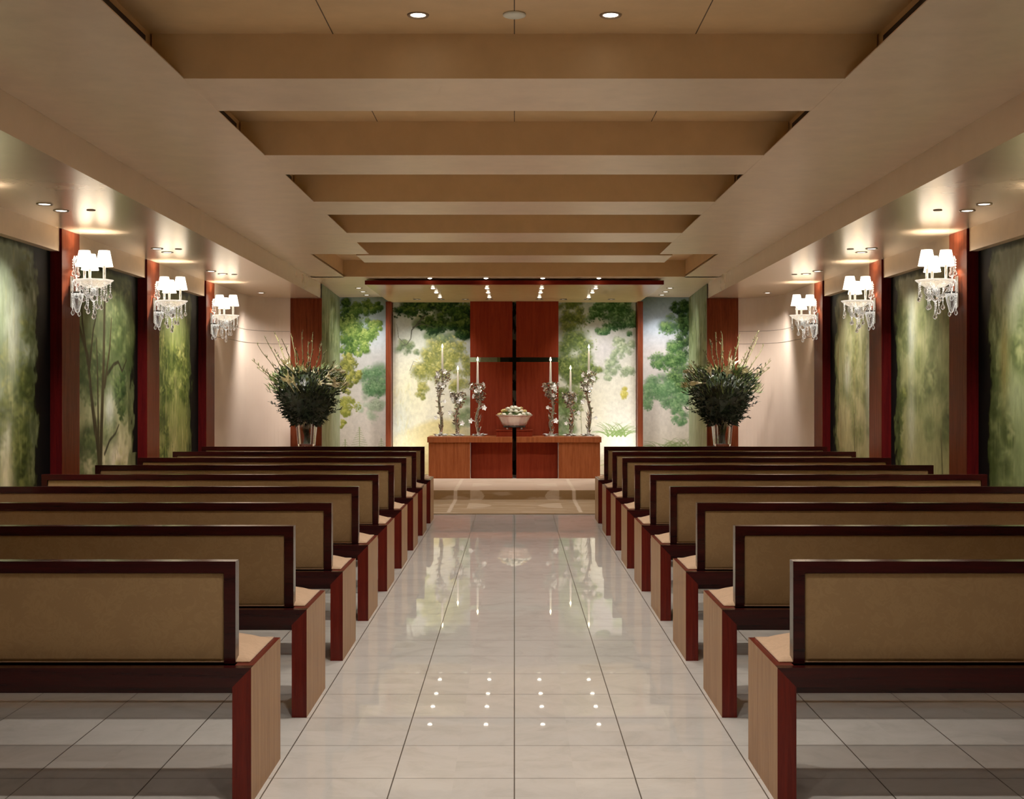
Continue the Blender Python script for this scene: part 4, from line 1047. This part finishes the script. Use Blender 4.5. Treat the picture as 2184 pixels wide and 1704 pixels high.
    for x, z in tips:                                        # long budding branches
        bm = bmesh.new(); y = r.uniform(-50, 30); pts = []
        for k in range(8):
            q = k / 7; pts.append(Vector(((x * 0.25 + x * 0.75 * q ** 1.2) * PV + r.uniform(-1, 1) * 0.010, y * q * PV, (40 + (z - 40) * q) * PV)))
        tube(bm, pts, 0.0075, 6, 0.004)
        for j in range(22):
            q = r.uniform(0.35, 1.0) * 7; i0 = min(int(q), 6); p = pts[i0].lerp(pts[i0 + 1], q - i0)
            leaf(bm, p, Vector((r.uniform(-0.6, 0.6), r.uniform(-0.6, 0.6), 1)), r.uniform(0.03, 0.055), 0.014, r.uniform(0, 3))
        mesh_obj('branch', bm, M['twig'], root)
    return root
O, hv = make_flowers(-1)
bq = make_bouquet(O, hv, 'tall dark green bouquet with pale lilies in the left glass vase')
O, hv = make_flowers(1)
dup(bq, (O[0], O[1], O[2] + hv), PI, 'tall dark green bouquet with pale lilies in the right glass vase')

# ------------------------------------------------------------------ light fittings
def downlight(label, X, Z, h, R=0.040, group=None, first=[None], kind='lens'):
    loc = V(X, Z, h)
    key = kind
    if not isinstance(first[0], dict): first[0] = {}
    if key in first[0]: return dup(first[0][key], loc, 0, label, group)
    t = thing('recessed_downlight', label, 'ceiling light', loc, 0, group)
    bm = bmesh.new(); lathe(bm, [(R * 0.70, -0.0002), (R * 0.72, -0.003), (R * 0.95, -0.006), (R * 1.02, -0.0015), (R * 1.02, -0.0002)], 28)
    mesh_obj('trim_ring', bm, M['trim_ring'], t, True)
    bm = bmesh.new(); lathe(bm, [(0.001, -0.0028), (R * 0.6, -0.0024), (R * 0.70, -0.0012), (R * 0.70, -0.0002), (0.001, -0.0002)], 24)
    if kind == 'pin':
        bm.free(); bm = bmesh.new()
        lathe(bm, [(0.001, -0.013), (R * 0.30, -0.0122), (R * 0.52, -0.0095), (R * 0.66, -0.005), (R * 0.70, -0.0002), (0.001, -0.0002)], 20)
    mesh_obj('lens', bm, M['pin'] if kind == 'pin' else M['lens'], t, True)
    first[0][key] = t
    return t
for s in (-1, 1):
    w = LR[s]
    downlight('round downlight in the top coffer, %s of the white disc' % w, s * 0.305, 4.13, TOP, 0.045, 'coffer downlights')
    for i, (X, Z) in enumerate(((2.255, 6.257), (2.253, 6.483), (2.247, 8.20), (2.241, 8.419), (2.262, 9.725), (2.227, 9.956))):
        downlight('round downlight in the %s soffit, %s of the pair by the %s sconce' % (w, ('nearer', 'farther')[i % 2], ('nearest', 'middle', 'farthest')[i // 2]), s * X, Z, LOW, 0.05, '%s soffit downlights' % w, kind='soffit')
    downlight('lone round downlight at the far end of the %s soffit' % w, s * 2.30, 11.84, LOW, 0.05, '%s soffit downlights' % w, kind='soffit')
    for i, (X, Z) in enumerate(((1.563, 13.09), (1.575, 13.57), (1.59, 14.03))):
        downlight('round downlight in the altar ceiling, %s of three %s of the canopy' % (('front', 'middle', 'back')[i], w), s * X, Z, MAIN, 0.05, 'altar ceiling downlights %s of the canopy' % w, kind='soffit')
cols = ('outer left', 'inner left', 'inner right', 'outer right')
for j, X in enumerate((-0.773, -0.26, 0.26, 0.773)):
    for i, (Z, h) in enumerate(((11.93, MAIN), (12.37, 0.988), (12.90, 0.988), (13.53, 0.988))):
        nm = ('before the canopy edge', 'front of three under the canopy', 'middle of three under the canopy', 'back of three under the canopy')[i]
        downlight('bright pin spot %s, %s column' % (nm, cols[j]), X, Z, h - 0.0002, 0.038, 'pin spots of the canopy', kind='pin')
t0 = None
for j, X in enumerate((-1.033, -0.78, -0.52, -0.265, 0.265, 0.52, 0.78, 1.033)):
    lab = 'small brass slot light at the back of the canopy soffit, number %s from the left' % ('one', 'two', 'three', 'four', 'five', 'six', 'seven', 'eight')[j]
    loc = V(X, 13.87, 0.988)
    if t0 is None:
        t0 = thing('slot_light', lab, 'ceiling light', loc, 0, 'slot lights at the back of the canopy')
        bm = bmesh.new(); lathe(bm, [(0.03, -0.0002), (0.034, -0.003), (0.048, -0.006), (0.052, -0.0015), (0.052, -0.0002)], 24); mesh_obj('trim_ring', bm, M['dark_metal'], t0, True)
        bm = bmesh.new(); lathe(bm, [(0.001, -0.002), (0.026, -0.002), (0.03, -0.0012), (0.03, -0.0002), (0.001, -0.0002)], 20); mesh_obj('lens', bm, mat_emit('dim_slot_lens', (1.0, 0.82, 0.55, 1), 1.2), t0, True)
    else: dup(t0, loc, 0, lab)
bm = bmesh.new(); lathe(bm, [(0.001, -0.012), (0.040, -0.011), (0.047, -0.008), (0.047, 0.0)], 32); o = tag(mesh_obj('smoke_detector', bm, M['white_disc'], None, True), 'flat round off-white disc on the centre seam of the top coffer', 'smoke detector'); o.location = V(0, 4.12, TOP)
for s in (-1, 1):
    for i, (X, Z) in enumerate(((2.10, 6.466), (2.12, 8.226), (2.147, 9.996))):
        bm = bmesh.new(); lathe(bm, [(0.001, -0.007), (0.026, -0.006), (0.030, -0.003), (0.030, 0.0)], 8)
        o = tag(mesh_obj('sprinkler_plate', bm, M['plate'], None, True), 'small dark sprinkler plate on the %s soffit beside the %s sconce' % (LR[s], ('nearest', 'middle', 'farthest')[i]), 'sprinkler plate', 'sprinkler plates'); o.location = V(s * X, Z, LOW)

# ------------------------------------------------------------------ lamps
WARM = (1.0, 0.82, 0.62); SOFT = (1.0, 0.90, 0.79); COOL = (1.0, 0.95, 0.87)
def spot(X, Z, h, tgt, power, angle=80, col=WARM, size=0.03, blend=0.8):
    d = bpy.data.lights.new('spot', 'SPOT'); d.energy = power; d.color = col; d.spot_size = math.radians(angle); d.spot_blend = blend; d.shadow_soft_size = size
    o = bpy.data.objects.new('spot_lamp', d); C.objects.link(o); o.location = V(X, Z, h)
    dv = Vector(V(*tgt)) - Vector(o.location); o.rotation_euler = dv.to_track_quat('-Z', 'Y').to_euler()
    return o
def point(loc, power, col=WARM, size=0.02):
    d = bpy.data.lights.new('bulb', 'POINT'); d.energy = power; d.color = col; d.shadow_soft_size = size
    o = bpy.data.objects.new('bulb_lamp', d); C.objects.link(o); o.location = loc; return o
for k in range(-3, 5):                                   # coffer downlights
    z = 4.13 + 1.4067 * k if k < 4 else 10.9
    for X in (-0.305, 0.305):
        spot(X, z, TOP - 0.012, (X, z, -1), 72, 116, SOFT, 0.05, 1.0)
for s in (-1, 1):
    for X, Z in ((2.25, 4.8), (2.255, 6.257), (2.253, 6.483), (2.247, 8.20), (2.241, 8.419), (2.262, 9.725), (2.227, 9.956), (2.30, 11.84)):
        spot(X * s, Z, LOW - 0.012, (s * 2.02, 12.1, -0.25) if Z > 11 else (s * 2.56, Z, -0.7), 120 if Z > 11 else 105, 100 if Z > 11 else 92, SOFT, 0.05, 1.0)
    spot(2.24 * s, 11.84, LOW - 0.012, (s * 2.34, 12.3, -0.5), 70, 110, SOFT, 0.06, 1.0)  # second spot added here to brighten the curved wall
    for X, Z in ((1.563, 13.09), (1.575, 13.57), (1.59, 14.03)):
        spot(X * s, Z, MAIN - 0.012, (s * 1.66, 14.38, -0.2), 50, 90, COOL, 0.03, 1.0)
for X in (-0.773, -0.26, 0.26, 0.773):
    spot(X, 11.90, MAIN - 0.034, (X * 0.95, 13.9, -0.42), 42, 36, COOL, 0.02, 1.0)
    for Z in (12.37, 12.90, 13.53):
        spot(X, Z, 0.955, (X * 1.1, Z + 0.40, -0.6), 30, 66, SOFT, 0.02, 1.0)
for X in (-1.033, -0.78, 0.78, 1.033):
    spot(X, 13.87, 0.975, (X, 14.38, -0.1), 44, 84, COOL, 0.02, 1.0)
for X in (-1.2, -0.8, 0.8, 1.2):                        # uplights on the platform behind the altar
    spot(X, 14.02, PLAT + 0.02, (X, 14.36, 0.0), 36 if X > 0 else 28, 130, COOL, 0.08, 1.0)
for p in sconce_pts: point(p, 9.0, (1.0, 0.80, 0.58), 0.02)

w = bpy.data.worlds.new('world'); bpy.context.scene.world = w; w.use_nodes = True
w.node_tree.nodes['Background'].inputs[0].default_value = (1.0, 0.85, 0.7, 1); w.node_tree.nodes['Background'].inputs[1].default_value = 0.02

sc = bpy.context.scene
sc.view_settings.view_transform = 'Standard'
sc.view_settings.look = 'None'
sc.view_settings.exposure = 0.0
sc.view_settings.gamma = 1.17
sc.cycles.use_denoising = True
sc.cycles.caustics_reflective = False
sc.cycles.caustics_refractive = False
sc.cycles.sample_clamp_indirect = 4.0
sc.cycles.max_bounces = 7
sc.cycles.diffuse_bounces = 4
sc.cycles.glossy_bounces = 3
sc.cycles.transmission_bounces = 6
sc.cycles.use_adaptive_sampling = True
sc.cycles.adaptive_threshold = 0.09
sc.cycles.adaptive_min_samples = 18
